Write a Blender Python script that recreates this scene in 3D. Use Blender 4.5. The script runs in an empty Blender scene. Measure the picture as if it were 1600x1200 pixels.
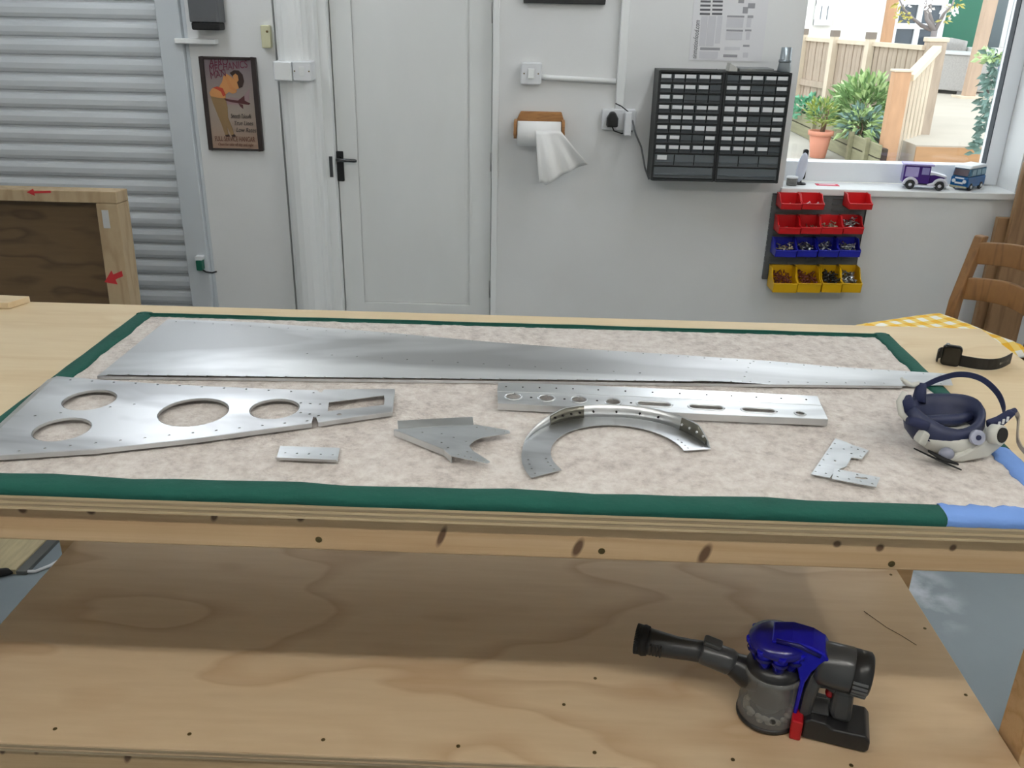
import bpy, bmesh, math, random
from mathutils import Vector, Matrix
random.seed(7)
sc = bpy.context.scene
C = sc.collection
PI = math.pi
# ------------------------------------------------------------------ camera
FPX = 1391.6
PITCH, ROLL, YAW = math.radians(22.907), math.radians(1.157), math.radians(-1.483)
CAM = Vector((0, 0, 1.58))
_f = Vector((math.sin(YAW)*math.cos(PITCH), math.cos(YAW)*math.cos(PITCH), -math.sin(PITCH)))
_r = Vector((math.cos(YAW), -math.sin(YAW), 0))
_u = _r.cross(_f)
CR = _r*math.cos(ROLL) + _u*math.sin(ROLL)
CU = -_r*math.sin(ROLL) + _u*math.cos(ROLL)
cd = bpy.data.cameras.new('camera')
cam = bpy.data.objects.new('camera', cd); C.objects.link(cam)
cd.sensor_width = 36; cd.lens = FPX/1600*36; cd.clip_start = .02; cd.clip_end = 200
m3 = Matrix((CR, CU, -_f)).transposed()
cam.matrix_world = Matrix.Translation(CAM) @ m3.to_4x4()
sc.camera = cam
# ------------------------------------------------------------------ world, exposure
w = bpy.data.worlds.new('overcast_sky'); sc.world = w; w.use_nodes = True
bgn = w.node_tree.nodes['Background']
bgn.inputs[0].default_value = (.90, .96, 1.0, 1); bgn.inputs[1].default_value = 3.0
sc.view_settings.view_transform = 'Standard'; sc.view_settings.look = 'None'
sc.view_settings.gamma = 1; sc.view_settings.use_curve_mapping = False
sc.view_settings.exposure = 0.0
TUBE = 29.5      # emission of the ceiling tubes
# ------------------------------------------------------------------ pixel helpers: a point of a real plane seen at a pixel
def ray(x, y): return CR*((x-800)/FPX) - CU*((y-600)/FPX) + _f
def oz(x, y, z): d = ray(x, y); return CAM + d*((z-CAM.z)/d.z)
def oy(x, y, Y): d = ray(x, y); return CAM + d*(Y/d.y)
# ------------------------------------------------------------------ materials
def srgb(c):
    return tuple((v/12.92 if v <= .04045 else ((v+.055)/1.055)**2.4) for v in [t/255 for t in c]) + (1,)
MATS = {}
def mat(name, col, rough=.5, metal=0, var=0, scale=8, bump=0, bscale=60, stretch=None, **kw):
    if name in MATS: return MATS[name]
    m = bpy.data.materials.new(name); m.use_nodes = True; nt = m.node_tree; b = nt.nodes['Principled BSDF']
    c = srgb(col); b.inputs['Base Color'].default_value = c
    b.inputs['Roughness'].default_value = rough; b.inputs['Metallic'].default_value = metal
    for k, v in kw.items():
        b.inputs[k.replace('_', ' ')].default_value = v
    tc = None
    if var or bump:
        tc = nt.nodes.new('ShaderNodeTexCoord'); mp = nt.nodes.new('ShaderNodeMapping')
        nt.links.new(tc.outputs['Object'], mp.inputs[0])
        if stretch: mp.inputs['Scale'].default_value = stretch
    if var:
        n = nt.nodes.new('ShaderNodeTexNoise'); n.inputs['Scale'].default_value = scale; n.inputs['Detail'].default_value = 5
        nt.links.new(mp.outputs[0], n.inputs['Vector'])
        r = nt.nodes.new('ShaderNodeValToRGB'); r.color_ramp.elements[0].position = .3; r.color_ramp.elements[1].position = .7
        r.color_ramp.elements[0].color = tuple(max(0, x*(1-var)) for x in c[:3])+(1,)
        r.color_ramp.elements[1].color = tuple(min(1, x*(1+var*.6)) for x in c[:3])+(1,)
        nt.links.new(n.outputs['Fac'], r.inputs[0]); nt.links.new(r.outputs[0], b.inputs['Base Color'])
    if bump:
        n2 = nt.nodes.new('ShaderNodeTexNoise'); n2.inputs['Scale'].default_value = bscale; n2.inputs['Detail'].default_value = 4
        nt.links.new(mp.outputs[0], n2.inputs['Vector'])
        bp = nt.nodes.new('ShaderNodeBump'); bp.inputs['Strength'].default_value = bump; bp.inputs['Distance'].default_value = .01
        nt.links.new(n2.outputs['Fac'], bp.inputs['Height']); nt.links.new(bp.outputs[0], b.inputs['Normal'])
    MATS[name] = m
    return m
def wood(name, light, dark, scale=(1.2, 7, 7), wave=2.2, dist=7, band=.22, knots=(), rough=.55, amount=1.0, lo=.45):
    """plywood / pine: distorted growth-ring bands plus fine fibre; knots = (x, y, z, rx, ry, rz)"""
    if name in MATS: return MATS[name]
    m = bpy.data.materials.new(name); m.use_nodes = True; nt = m.node_tree; N = nt.nodes; L = nt.links
    b = N['Principled BSDF']; b.inputs['Roughness'].default_value = rough
    tc = N.new('ShaderNodeTexCoord'); mp = N.new('ShaderNodeMapping'); mp.inputs['Scale'].default_value = scale
    L.new(tc.outputs['Object'], mp.inputs[0])
    n0 = N.new('ShaderNodeTexNoise'); n0.inputs['Scale'].default_value = wave; n0.inputs['Detail'].default_value = 2.5
    L.new(mp.outputs[0], n0.inputs['Vector'])
    mul = N.new('ShaderNodeMath'); mul.operation = 'MULTIPLY'; mul.inputs[1].default_value = dist
    L.new(n0.outputs['Fac'], mul.inputs[0])
    fr = N.new('ShaderNodeMath'); fr.operation = 'FRACT'; L.new(mul.outputs[0], fr.inputs[0])
    r = N.new('ShaderNodeValToRGB'); cr = r.color_ramp
    cr.elements[0].position = lo; cr.elements[0].color = (0, 0, 0, 1)
    cr.elements[1].position = 1.0; cr.elements[1].color = (0, 0, 0, 1)
    e = cr.elements.new(1-band); e.color = (1, 1, 1, 1)
    L.new(fr.outputs[0], r.inputs[0])
    n1 = N.new('ShaderNodeTexNoise'); n1.inputs['Scale'].default_value = 9; n1.inputs['Detail'].default_value = 6
    mp2 = N.new('ShaderNodeMapping'); mp2.inputs['Scale'].default_value = (scale[0]*1.0, scale[1]*3, scale[2]*3)
    L.new(tc.outputs['Object'], mp2.inputs[0]); L.new(mp2.outputs[0], n1.inputs['Vector'])
    ma = N.new('ShaderNodeMath'); ma.operation = 'MULTIPLY_ADD'; ma.inputs[1].default_value = .55*amount
    sb = N.new('ShaderNodeMath'); sb.operation = 'MULTIPLY_ADD'; sb.inputs[1].default_value = .5; sb.inputs[2].default_value = -.15
    L.new(n1.outputs['Fac'], sb.inputs[0]); L.new(r.outputs[0], ma.inputs[0]); L.new(sb.outputs[0], ma.inputs[2])
    mix = N.new('ShaderNodeMix'); mix.data_type = 'RGBA'
    mix.inputs['A'].default_value = srgb(light); mix.inputs['B'].default_value = srgb(dark)
    L.new(ma.outputs[0], mix.inputs['Factor'])
    last = mix.outputs['Result']
    for (x, y, z, rx, ry, rz) in knots:
        k = N.new('ShaderNodeMapping'); k.vector_type = 'TEXTURE'
        k.inputs['Location'].default_value = (x, y, z); k.inputs['Scale'].default_value = (rx, ry, rz)
        k.inputs['Rotation'].default_value = (0, .35 if rz > rx else 0, 0)
        L.new(tc.outputs['Object'], k.inputs[0])
        ln = N.new('ShaderNodeVectorMath'); ln.operation = 'LENGTH'; L.new(k.outputs[0], ln.inputs[0])
        mr = N.new('ShaderNodeMapRange'); mr.inputs['From Min'].default_value = .55; mr.inputs['From Max'].default_value = 1.0
        mr.inputs['To Min'].default_value = .85; mr.inputs['To Max'].default_value = 0
        L.new(ln.outputs['Value'], mr.inputs['Value'])
        mx = N.new('ShaderNodeMix'); mx.data_type = 'RGBA'; mx.inputs['B'].default_value = srgb((74, 42, 22))
        L.new(mr.outputs[0], mx.inputs['Factor']); L.new(last, mx.inputs['A']); last = mx.outputs['Result']
    L.new(last, b.inputs['Base Color'])
    bp = N.new('ShaderNodeBump'); bp.inputs['Strength'].default_value = .12; bp.inputs['Distance'].default_value = .003
    L.new(n1.outputs['Fac'], bp.inputs['Height']); L.new(bp.outputs[0], b.inputs['Normal'])
    MATS[name] = m
    return m
def alum(name, col=(206, 208, 210), r0=.30, r1=.42, scale=5, bump=.05, smudge=.25):
    m = bpy.data.materials.new(name); m.use_nodes = True; nt = m.node_tree; N = nt.nodes; L = nt.links
    b = N['Principled BSDF']; b.inputs['Metallic'].default_value = 1; b.inputs['Base Color'].default_value = srgb(col)
    tc = N.new('ShaderNodeTexCoord'); mp = N.new('ShaderNodeMapping'); mp.inputs['Scale'].default_value = (.7, 2.0, 1)
    L.new(tc.outputs['Object'], mp.inputs[0])
    n = N.new('ShaderNodeTexNoise'); n.inputs['Scale'].default_value = scale; n.inputs['Detail'].default_value = 4
    L.new(mp.outputs[0], n.inputs['Vector'])
    mr = N.new('ShaderNodeMapRange'); mr.inputs['From Min'].default_value = .35; mr.inputs['From Max'].default_value = .65
    mr.inputs['To Min'].default_value = r0; mr.inputs['To Max'].default_value = r1
    L.new(n.outputs['Fac'], mr.inputs['Value']); L.new(mr.outputs[0], b.inputs['Roughness'])
    n4 = N.new('ShaderNodeTexNoise'); n4.inputs['Scale'].default_value = scale*.8; n4.inputs['Detail'].default_value = 3; n4.inputs['Distortion'].default_value = .6
    mp4 = N.new('ShaderNodeMapping'); mp4.inputs['Scale'].default_value = (.8, 2.6, 1); mp4.inputs['Location'].default_value = (3.1, 1.7, 0)
    L.new(tc.outputs['Object'], mp4.inputs[0]); L.new(mp4.outputs[0], n4.inputs['Vector'])
    rp = N.new('ShaderNodeValToRGB'); rp.color_ramp.elements[0].position = .38; rp.color_ramp.elements[1].position = .58
    cc = srgb(col); rp.color_ramp.elements[0].color = tuple(v*(1-smudge) for v in cc[:3])+(1,); rp.color_ramp.elements[1].color = cc
    L.new(n4.outputs['Fac'], rp.inputs[0]); L.new(rp.outputs[0], b.inputs['Base Color'])
    n2 = N.new('ShaderNodeTexNoise'); n2.inputs['Scale'].default_value = scale*.9; n2.inputs['Detail'].default_value = 1
    L.new(tc.outputs['Object'], n2.inputs['Vector'])
    bp = N.new('ShaderNodeBump'); bp.inputs['Strength'].default_value = bump; bp.inputs['Distance'].default_value = .05
    L.new(n2.outputs['Fac'], bp.inputs['Height']); L.new(bp.outputs[0], b.inputs['Normal'])
    MATS[name] = m
    return m
def emit(name, col, s):
    m = bpy.data.materials.new(name); m.use_nodes = True; b = m.node_tree.nodes['Principled BSDF']
    b.inputs['Emission Color'].default_value = srgb(col); b.inputs['Emission Strength'].default_value = s
    MATS[name] = m
    return m
def checks(name, a, b_, c_, s):
    """gingham cloth: two sets of stripes laid over each other"""
    m = bpy.data.materials.new(name); m.use_nodes = True; nt = m.node_tree; N = nt.nodes; L = nt.links
    b = N['Principled BSDF']; b.inputs['Roughness'].default_value = .9
    tc = N.new('ShaderNodeTexCoord'); sp = N.new('ShaderNodeSeparateXYZ'); L.new(tc.outputs['Object'], sp.inputs[0])
    o = []
    for ax in 'XY':
        q = N.new('ShaderNodeMath'); q.operation = 'MULTIPLY'; q.inputs[1].default_value = s; L.new(sp.outputs[ax], q.inputs[0])
        fr = N.new('ShaderNodeMath'); fr.operation = 'FRACT'; L.new(q.outputs[0], fr.inputs[0])
        g = N.new('ShaderNodeMath'); g.operation = 'GREATER_THAN'; g.inputs[1].default_value = .5; L.new(fr.outputs[0], g.inputs[0]); o.append(g)
    ad = N.new('ShaderNodeMath'); ad.operation = 'ADD'; L.new(o[0].outputs[0], ad.inputs[0]); L.new(o[1].outputs[0], ad.inputs[1])
    hv = N.new('ShaderNodeMath'); hv.operation = 'MULTIPLY'; hv.inputs[1].default_value = .5; L.new(ad.outputs[0], hv.inputs[0])
    r = N.new('ShaderNodeValToRGB'); r.color_ramp.interpolation = 'CONSTANT'
    r.color_ramp.elements[0].color = srgb(a); r.color_ramp.elements[1].position = .75; r.color_ramp.elements[1].color = srgb(c_)
    e = r.color_ramp.elements.new(.25); e.color = srgb(b_)
    L.new(hv.outputs[0], r.inputs[0]); L.new(r.outputs[0], b.inputs['Base Color'])
    MATS[name] = m
    return m

M_wall = mat('white_wall_paint', (226, 227, 226), .75, var=.035, scale=2.5, bump=.06, bscale=35)
M_white = mat('white_gloss_paint', (234, 236, 235), .45)
M_door = mat('white_door_paint', (228, 230, 228), .5, var=.018, scale=3, stretch=(3, 3, 1))
M_plast = mat('white_plastic', (226, 228, 230), .35)
M_shut = mat('grey_white_shutter', (214, 219, 222), .4, var=.03, scale=2, stretch=(.3, 1, 6))
M_floor = mat('blue_grey_floor_paint', (134, 145, 151), .45, var=.1, scale=2.2, bump=.03)
M_ceil = mat('white_ceiling', (225, 225, 222), .9)
M_ply = wood('birch_plywood_top', (228, 208, 172), (204, 174, 128), (.9, 3.2, 3), 1.6, 5, .12, amount=.55)
M_shelf = wood('pine_plywood_shelf', (214, 190, 156), (174, 138, 100), (.75, 1.9, 2), 1.7, 6.5, .08, amount=.8, lo=.68)
M_edge = wood('plywood_edge', (178, 160, 132), (120, 100, 76), (.4, 40, 130), 1.6, 6, .3)
M_pine = wood('pine_rail', (214, 178, 132), (186, 142, 92), (.5, 9, 11), 1.3, 5, .25, knots=())
M_green = mat('dark_green_tape', (12, 84, 72), .85, var=.08, scale=12, bump=.15, bscale=120)
M_blue = mat('light_blue_tape', (118, 158, 226), .85, var=.05, scale=12, bump=.1, bscale=120)
M_al = alum('brushed_aluminium')
M_al2 = alum('satin_aluminium', (222, 225, 227), .32, .42, 14, .008, .15)
M_black = mat('black_plastic', (22, 23, 25), .4)
M_blackm = mat('matt_black', (16, 16, 17), .7)
M_dkgrey = mat('dark_grey_plastic', (58, 60, 62), .3)
M_screw = mat('zinc_screw', (120, 104, 70), .35, .9)
M_hole = mat('dark_hole', (20, 18, 16), .9)

# ------------------------------------------------------------------ mesh toolkit
WM = {}
def basis(d, up=Vector((0, 0, 1))):
    d = d.normalized()
    if abs(d.dot(up)) > .98: up = Vector((1, 0, 0)) if abs(d.x) < .9 else Vector((0, 1, 0))
    a = up.cross(d).normalized(); return a, d.cross(a).normalized()
class MB:
    def __init__(s): s.v = []; s.f = []; s.sm = []
    def add(s, vs, fs, smooth=False):
        o = len(s.v); s.v += [Vector(p) for p in vs]
        for f in fs: s.f.append([i+o for i in f]); s.sm.append(smooth)
        return s
    def bx(s, x0, x1, y0, y1, z0, z1, T=None):
        vs = [Vector((x, y, z)) for x in (x0, x1) for y in (y0, y1) for z in (z0, z1)]
        if T is not None: vs = [T @ p for p in vs]
        return s.add(vs, [(0, 1, 3, 2), (4, 6, 7, 5), (0, 4, 5, 1), (2, 3, 7, 6), (0, 2, 6, 4), (1, 5, 7, 3)])
    def box(s, c, d, T=None):
        c = Vector(c); return s.bx(c.x-d[0]/2, c.x+d[0]/2, c.y-d[1]/2, c.y+d[1]/2, c.z-d[2]/2, c.z+d[2]/2, T)
    def rbx(s, x0, x1, y0, y1, z0, z1, r, ax='z', n=4, T=None):
        """box with the edges along one axis rounded"""
        if ax == 'z': a0, a1, b0, b1, h0, h1 = x0, x1, y0, y1, z0, z1; P = lambda a, b, h: (a, b, h)
        elif ax == 'y': a0, a1, b0, b1, h0, h1 = x0, x1, z0, z1, y0, y1; P = lambda a, b, h: (a, h, b)
        else: a0, a1, b0, b1, h0, h1 = y0, y1, z0, z1, x0, x1; P = lambda a, b, h: (h, a, b)
        pts = rrect(a0, a1, b0, b1, r, n); k = len(pts)
        vs = [Vector(P(a, b, h0)) for a, b in pts]+[Vector(P(a, b, h1)) for a, b in pts]
        if T is not None: vs = [T @ p for p in vs]
        return s.add(vs, [tuple(range(k))[::-1], tuple(range(k, 2*k))]+[(i, (i+1) % k, k+(i+1) % k, k+i) for i in range(k)])
    def prism(s, poly, h0, h1, ax='z', T=None):
        k = len(poly)
        P = {'z': lambda a, b, h: (a, b, h), 'y': lambda a, b, h: (a, h, b), 'x': lambda a, b, h: (h, a, b)}[ax]
        vs = [Vector(P(a, b, h0)) for a, b in poly]+[Vector(P(a, b, h1)) for a, b in poly]
        if T is not None: vs = [T @ p for p in vs]
        return s.add(vs, [tuple(range(k))[::-1], tuple(range(k, 2*k))]+[(i, (i+1) % k, k+(i+1) % k, k+i) for i in range(k)])
    def tube(s, pts, r, n=8, caps=True, smooth=True, flat=1.0):
        pts = [Vector(p) for p in pts]; k = len(pts); rs = r if isinstance(r, (list, tuple)) else [r]*k
        vs = []; pa = None
        for i, p in enumerate(pts):
            d = (pts[min(i+1, k-1)]-pts[max(i-1, 0)])
            if pa is None: a, b = basis(d)
            else:
                dn = d.normalized(); a = (pa-dn*pa.dot(dn)).normalized(); b = dn.cross(a)
            pa = a
            for j in range(n):
                t = 2*PI*j/n; vs.append(p+(a*math.cos(t)+b*math.sin(t)*flat)*rs[i])
        fs = [(i*n+j, i*n+(j+1) % n, (i+1)*n+(j+1) % n, (i+1)*n+j) for i in range(k-1) for j in range(n)]
        s.add(vs, fs, smooth)
        if caps:
            s.add(vs[:n], [tuple(range(n))[::-1]]); s.add(vs[-n:], [tuple(range(n))])
        return s
    def cyl(s, p0, p1, r0, r1=None, n=16, smooth=True): return s.tube([p0, p1], [r0, r0 if r1 is None else r1], n, True, smooth)
    def lathe(s, prof, n=20, T=None, smooth=True, sx=1, sy=1):
        k = len(prof)
        vs = [Vector((r*math.cos(2*PI*j/n)*sx, r*math.sin(2*PI*j/n)*sy, z)) for r, z in prof for j in range(n)]
        if T is not None: vs = [T @ p for p in vs]
        s.add(vs, [(i*n+j, i*n+(j+1) % n, (i+1)*n+(j+1) % n, (i+1)*n+j) for i in range(k-1) for j in range(n)], smooth)
        return s
    def sph(s, c, r, nu=14, nv=8):
        c = Vector(c); r = (r, r, r) if not isinstance(r, (tuple, list)) else r
        prof = [(math.sin(PI*i/nv), -math.cos(PI*i/nv)) for i in range(nv+1)]
        prof[0] = (.001, -1); prof[-1] = (.001, 1)
        return s.lathe(prof, nu, Matrix.Translation(c) @ Matrix.Diagonal((r[0], r[1], r[2], 1)))
    def sweep(s, pts, prof, up=Vector((0, 0, 1)), closed=True, caps=True, smooth=False):
        """profile (a along side, b along up) carried along a path"""
        pts = [Vector(p) for p in pts]; k = len(pts); n = len(prof); vs = []
        for i, p in enumerate(pts):
            d = (pts[min(i+1, k-1)]-pts[max(i-1, 0)]).normalized(); a = d.cross(up).normalized(); b = a.cross(d).normalized()
            for q in prof: vs.append(p+a*q[0]+b*q[1])
        fs = [(i*n+j, i*n+(j+1) % n, (i+1)*n+(j+1) % n, (i+1)*n+j) for i in range(k-1) for j in range(n if closed else n-1)]
        s.add(vs, fs, smooth)
        if caps and closed: s.add(vs[:n], [tuple(range(n))]); s.add(vs[-n:], [tuple(range(n))[::-1]])
        return s
    def grid(s, fn, nu, nv, smooth=True):
        vs = [fn(i/nu, j/nv) for i in range(nu+1) for j in range(nv+1)]
        return s.add(vs, [(i*(nv+1)+j, (i+1)*(nv+1)+j, (i+1)*(nv+1)+j+1, i*(nv+1)+j+1) for i in range(nu) for j in range(nv)], smooth)
    def build(s, name, m, parent=None, bevel=0, local=False, fixn=True, seg=2):
        me = bpy.data.meshes.new(name)
        M = WM.get(parent.name, Matrix()) if parent else Matrix()
        inv = Matrix() if local else M.inverted()
        me.from_pydata([tuple(inv @ p) for p in s.v], [], s.f)
        me.polygons.foreach_set('use_smooth', s.sm)
        if fixn:
            b = bmesh.new(); b.from_mesh(me); bmesh.ops.remove_doubles(b, verts=b.verts, dist=1e-6)
            bmesh.ops.recalc_face_normals(b, faces=b.faces); b.to_mesh(me); b.free()
        me.update()
        return link(name, me, m, parent, bevel, seg)
def link(name, me, m, parent=None, bevel=0, seg=2):
    o = bpy.data.objects.new(name, me); C.objects.link(o)
    if m is not None and not me.materials: me.materials.append(m)
    if parent: o.parent = parent; WM[o.name] = WM.get(parent.name, Matrix())
    else: WM[o.name] = Matrix()
    if bevel:
        bv = o.modifiers.new('bevel', 'BEVEL'); bv.width = bevel; bv.segments = seg; bv.limit_method = 'ANGLE'; bv.angle_limit = .6
    return o
def rrect(x0, x1, y0, y1, r, n=4):
    o = []
    for cx, cy, a in ((x1-r, y1-r, 0), (x0+r, y1-r, 90), (x0+r, y0+r, 180), (x1-r, y0+r, 270)):
        for i in range(n+1):
            t = math.radians(a+90*i/n); o.append((cx+r*math.cos(t), cy+r*math.sin(t)))
    return o
def thing(name, label, cat, loc=(0, 0, 0), rz=0, group=None, T=None):
    o = bpy.data.objects.new(name, None); C.objects.link(o); o.empty_display_size = .05
    Mx = T if T is not None else Matrix.Translation(Vector(loc)) @ Matrix.Rotation(rz, 4, 'Z')
    o.matrix_world = Mx; WM[o.name] = Mx.copy()
    return tag(o, label, cat, group)
def tag(o, label, cat, group=None):
    o['label'] = label; o['category'] = cat
    if group: o['group'] = group
    return o
def struct(o, label=None):
    o['kind'] = 'structure'
    if label: o['label'] = label
    return o
def stuff(o): o['kind'] = 'stuff'; return o
def curve_mesh(cu, name, T=None):
    o = bpy.data.objects.new('tmp', cu); C.objects.link(o)
    dg = bpy.context.evaluated_depsgraph_get(); me = bpy.data.meshes.new_from_object(o.evaluated_get(dg))
    bpy.data.objects.remove(o); bpy.data.curves.remove(cu); me.name = name
    if T is not None: me.transform(T)
    return me
def sheet(name, outline, holes, thick, m, parent, T=None):
    """flat plate with real holes; outline and holes are 2D loops, T takes them into the parent's space"""
    cu = bpy.data.curves.new(name, 'CURVE'); cu.dimensions = '2D'; cu.fill_mode = 'BOTH'; cu.extrude = thick/2
    for lp in [outline]+list(holes):
        sp = cu.splines.new('POLY'); sp.points.add(len(lp)-1); sp.use_cyclic_u = True
        for p, q in zip(sp.points, lp): p.co = (q[0], q[1], 0, 1)
    me = curve_mesh(cu, name, T); me.materials.clear(); me.polygons.foreach_set('use_smooth', [False]*len(me.polygons))
    return link(name, me, m, parent)
def text(name, body, size, m, parent, T, align='LEFT', shear=0, sx=1.0):
    cu = bpy.data.curves.new(name, 'FONT'); cu.body = body; cu.size = size; cu.extrude = .0004; cu.align_x = align; cu.shear = shear
    me = curve_mesh(cu, name, T @ Matrix.Diagonal((sx, 1, 1, 1))); me.materials.clear()
    return link(name, me, m, parent)
WALLT = lambda x, y, z: Matrix.Translation((x, y, z)) @ Matrix.Rotation(PI/2, 4, 'X')   # flat print standing on a wall that faces the camera
def circ(cx, cy, r, n=28): return [(cx+r*math.cos(2*PI*i/n), cy+r*math.sin(2*PI*i/n)) for i in range(n)]
def slot(cx, cy, hl, r, ang=0, n=10):
    o = []
    for s_, a0 in ((1, -90), (-1, 90)):
        for i in range(n+1):
            t = math.radians(a0+180*i/n); o.append((s_*hl+r*math.cos(t), r*math.sin(t)))
    ca, sa = math.cos(ang), math.sin(ang)
    return [(cx+x*ca-y*sa, cy+x*sa+y*ca) for x, y in o]
def copy_tree(o, parent=None):
    c = o.copy(); C.objects.link(c); c.parent = parent
    for ch in list(o.children): copy_tree(ch, c)
    return c
# ================================================================== the room
YW = 4.0                       # inner face of the back wall
XL, XR, YB, ZC = -3.1, 3.4, -1.6, 2.55
DX0, DX1, DZ = -.917, -.205, 2.0
WX0, WX1, WZ0, WZ1 = 1.075, 2.085, .872, 1.98
SX1 = -1.60
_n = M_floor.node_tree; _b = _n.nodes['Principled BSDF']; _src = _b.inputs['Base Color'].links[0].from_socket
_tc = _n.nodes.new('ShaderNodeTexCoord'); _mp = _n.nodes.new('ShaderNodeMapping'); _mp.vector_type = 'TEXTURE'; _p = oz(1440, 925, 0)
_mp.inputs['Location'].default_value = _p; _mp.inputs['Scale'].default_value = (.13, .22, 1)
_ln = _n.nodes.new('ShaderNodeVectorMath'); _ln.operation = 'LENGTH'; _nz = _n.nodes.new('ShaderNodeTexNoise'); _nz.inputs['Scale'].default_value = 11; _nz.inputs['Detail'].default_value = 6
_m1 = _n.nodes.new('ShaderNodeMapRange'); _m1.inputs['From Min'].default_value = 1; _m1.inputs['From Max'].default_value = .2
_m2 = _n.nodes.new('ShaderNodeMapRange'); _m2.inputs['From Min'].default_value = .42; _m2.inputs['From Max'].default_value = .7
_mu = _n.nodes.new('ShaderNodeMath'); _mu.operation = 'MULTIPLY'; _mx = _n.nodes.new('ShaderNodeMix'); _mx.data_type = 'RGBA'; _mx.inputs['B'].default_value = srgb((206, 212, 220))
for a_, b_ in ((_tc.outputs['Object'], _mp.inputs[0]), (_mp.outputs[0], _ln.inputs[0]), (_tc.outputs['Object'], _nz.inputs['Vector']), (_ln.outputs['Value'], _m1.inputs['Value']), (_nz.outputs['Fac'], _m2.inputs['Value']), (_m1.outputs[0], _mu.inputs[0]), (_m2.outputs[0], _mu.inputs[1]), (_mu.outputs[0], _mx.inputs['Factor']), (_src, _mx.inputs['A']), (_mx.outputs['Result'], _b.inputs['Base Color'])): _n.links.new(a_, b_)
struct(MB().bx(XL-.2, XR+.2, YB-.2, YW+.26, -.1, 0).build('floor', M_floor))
struct(MB().bx(XL-.2, XR+.2, YB-.2, YW+.26, ZC, ZC+.1).build('ceiling', M_ceil))
struct(MB().bx(XL-.2, XL, YB, YW+.26, 0, ZC).build('wall_left', M_wall))
struct(MB().bx(XR, XR+.2, YB, YW+.26, 0, ZC).build('wall_right', M_wall))
struct(MB().bx(XL-.2, XR+.2, YB-.2, YB, 0, ZC).build('wall_front', M_wall))
b = MB(); y0, y1 = YW, YW+.25
b.bx(XL, SX1, y0, y1, 2.3, ZC)
b.bx(SX1, DX0, y0, y1, 0, ZC)
b.bx(DX0, DX1, y0, y1, DZ, ZC)
b.bx(DX1, WX0, y0, y1, 0, ZC)
b.bx(WX0, WX1, y0, y1, 0, WZ0-.03)
b.bx(WX0, WX1, y0, y1, WZ1, ZC)
b.bx(WX1, XR, y0, y1, 0, ZC)
struct(b.build('wall_back', M_wall))
# white boxed-in pipe casing between poster and door
b = MB(); b.add([], [])
pf = [(-1.125, YW), (-1.115, YW-.05)]
for i in range(9):
    t = PI*i/8; pf.append((-1.045-.07*math.cos(t), YW-.05-.055*math.sin(t)))
pf += [(-.955, YW-.05), (-.945, YW)]
b.prism(pf, 0, ZC)
for i in range(len(b.sm)): b.sm[i] = False
struct(b.build('trim_1', M_white, bevel=.004), 'white boxed pipe casing running up the wall beside the door')
# poster panel: slightly proud board the poster hangs on
struct(MB().bx(-1.495, -1.13, YW-.03, YW, 0, ZC).build('trim_2', M_wall), 'white painted panel behind the framed poster')
# ---- door
d = bpy.data.objects.new('door_1', None); C.objects.link(d); d.matrix_world = Matrix.Translation((DX1, YW+.05, 0)); WM[d.name] = d.matrix_world.copy()
struct(d, 'white panelled door with a black lever handle')
yd = YW+.035
b = MB(); st = .10
b.bx(DX0+.012, DX0+st, yd, yd+.04, .02, DZ-.01); b.bx(DX1-st-.005, DX1-.012, yd, yd+.04, .02, DZ-.01)
b.bx(DX0+st, DX1-st-.005, yd, yd+.04, .02, .275); b.bx(DX0+st, DX1-st-.005, yd, yd+.04, 1.87, DZ-.01)
b.build('door_frame_rails', M_door, d, bevel=.003)
MB().bx(DX0+st+.001, DX1-st-.006, yd+.010, yd+.032, .276, 1.869).build('door_panel', M_door, d, bevel=.002)
b = MB(); b.bx(DX0-.045, DX0+.008, YW-.012, YW+.10, 0, DZ+.05); b.bx(DX1-.008, DX1+.02, YW-.008, YW+.10, 0, DZ+.05)
b.bx(DX0-.045, DX1+.02, YW-.010, YW+.10, DZ, DZ+.05); b.build('door_casing', M_white, d, bevel=.004)
MB().bx(DX0-.04, DX1+.02, YW+.1, YW+.24, 0, DZ+.05).build('door_backing', M_door, d)
hp = oy(532, 258, yd)
hd = MB().rbx(hp.x-.016, hp.x+.016, yd-.008, yd, hp.z-.07, hp.z+.062, .004, 'y').build('handle_plate', M_black, d, bevel=.001)
hd['label'] = 'black handle plate'
MB().tube([(hp.x, yd-.006, hp.z+.03), (hp.x, yd-.045, hp.z+.03), (hp.x+.012, yd-.052, hp.z+.03), (hp.x+.075, yd-.05, hp.z+.028), (hp.x+.082, yd-.046, hp.z+.027)], [.009, .009, .0085, .0075, .006], 10).build('lever', mat('steel_lever', (96, 98, 100), .25, 1), hd)
lk = oy(517, 255, YW-.012); MB().bx(lk.x-.006, lk.x+.008, YW-.018, YW-.012, lk.z-.06, lk.z+.03).build('strike_plate', M_dkgrey, d)
for yy in (20, 255, 455):
    h = oy(768, yy, YW); MB().cyl((DX1-.010, yd-.004, h.z-.04), (DX1-.010, yd-.004, h.z+.04), .006, n=8).build('hinge', mat('dull_hinge', (150, 150, 148), .4, .8), d)
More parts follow.
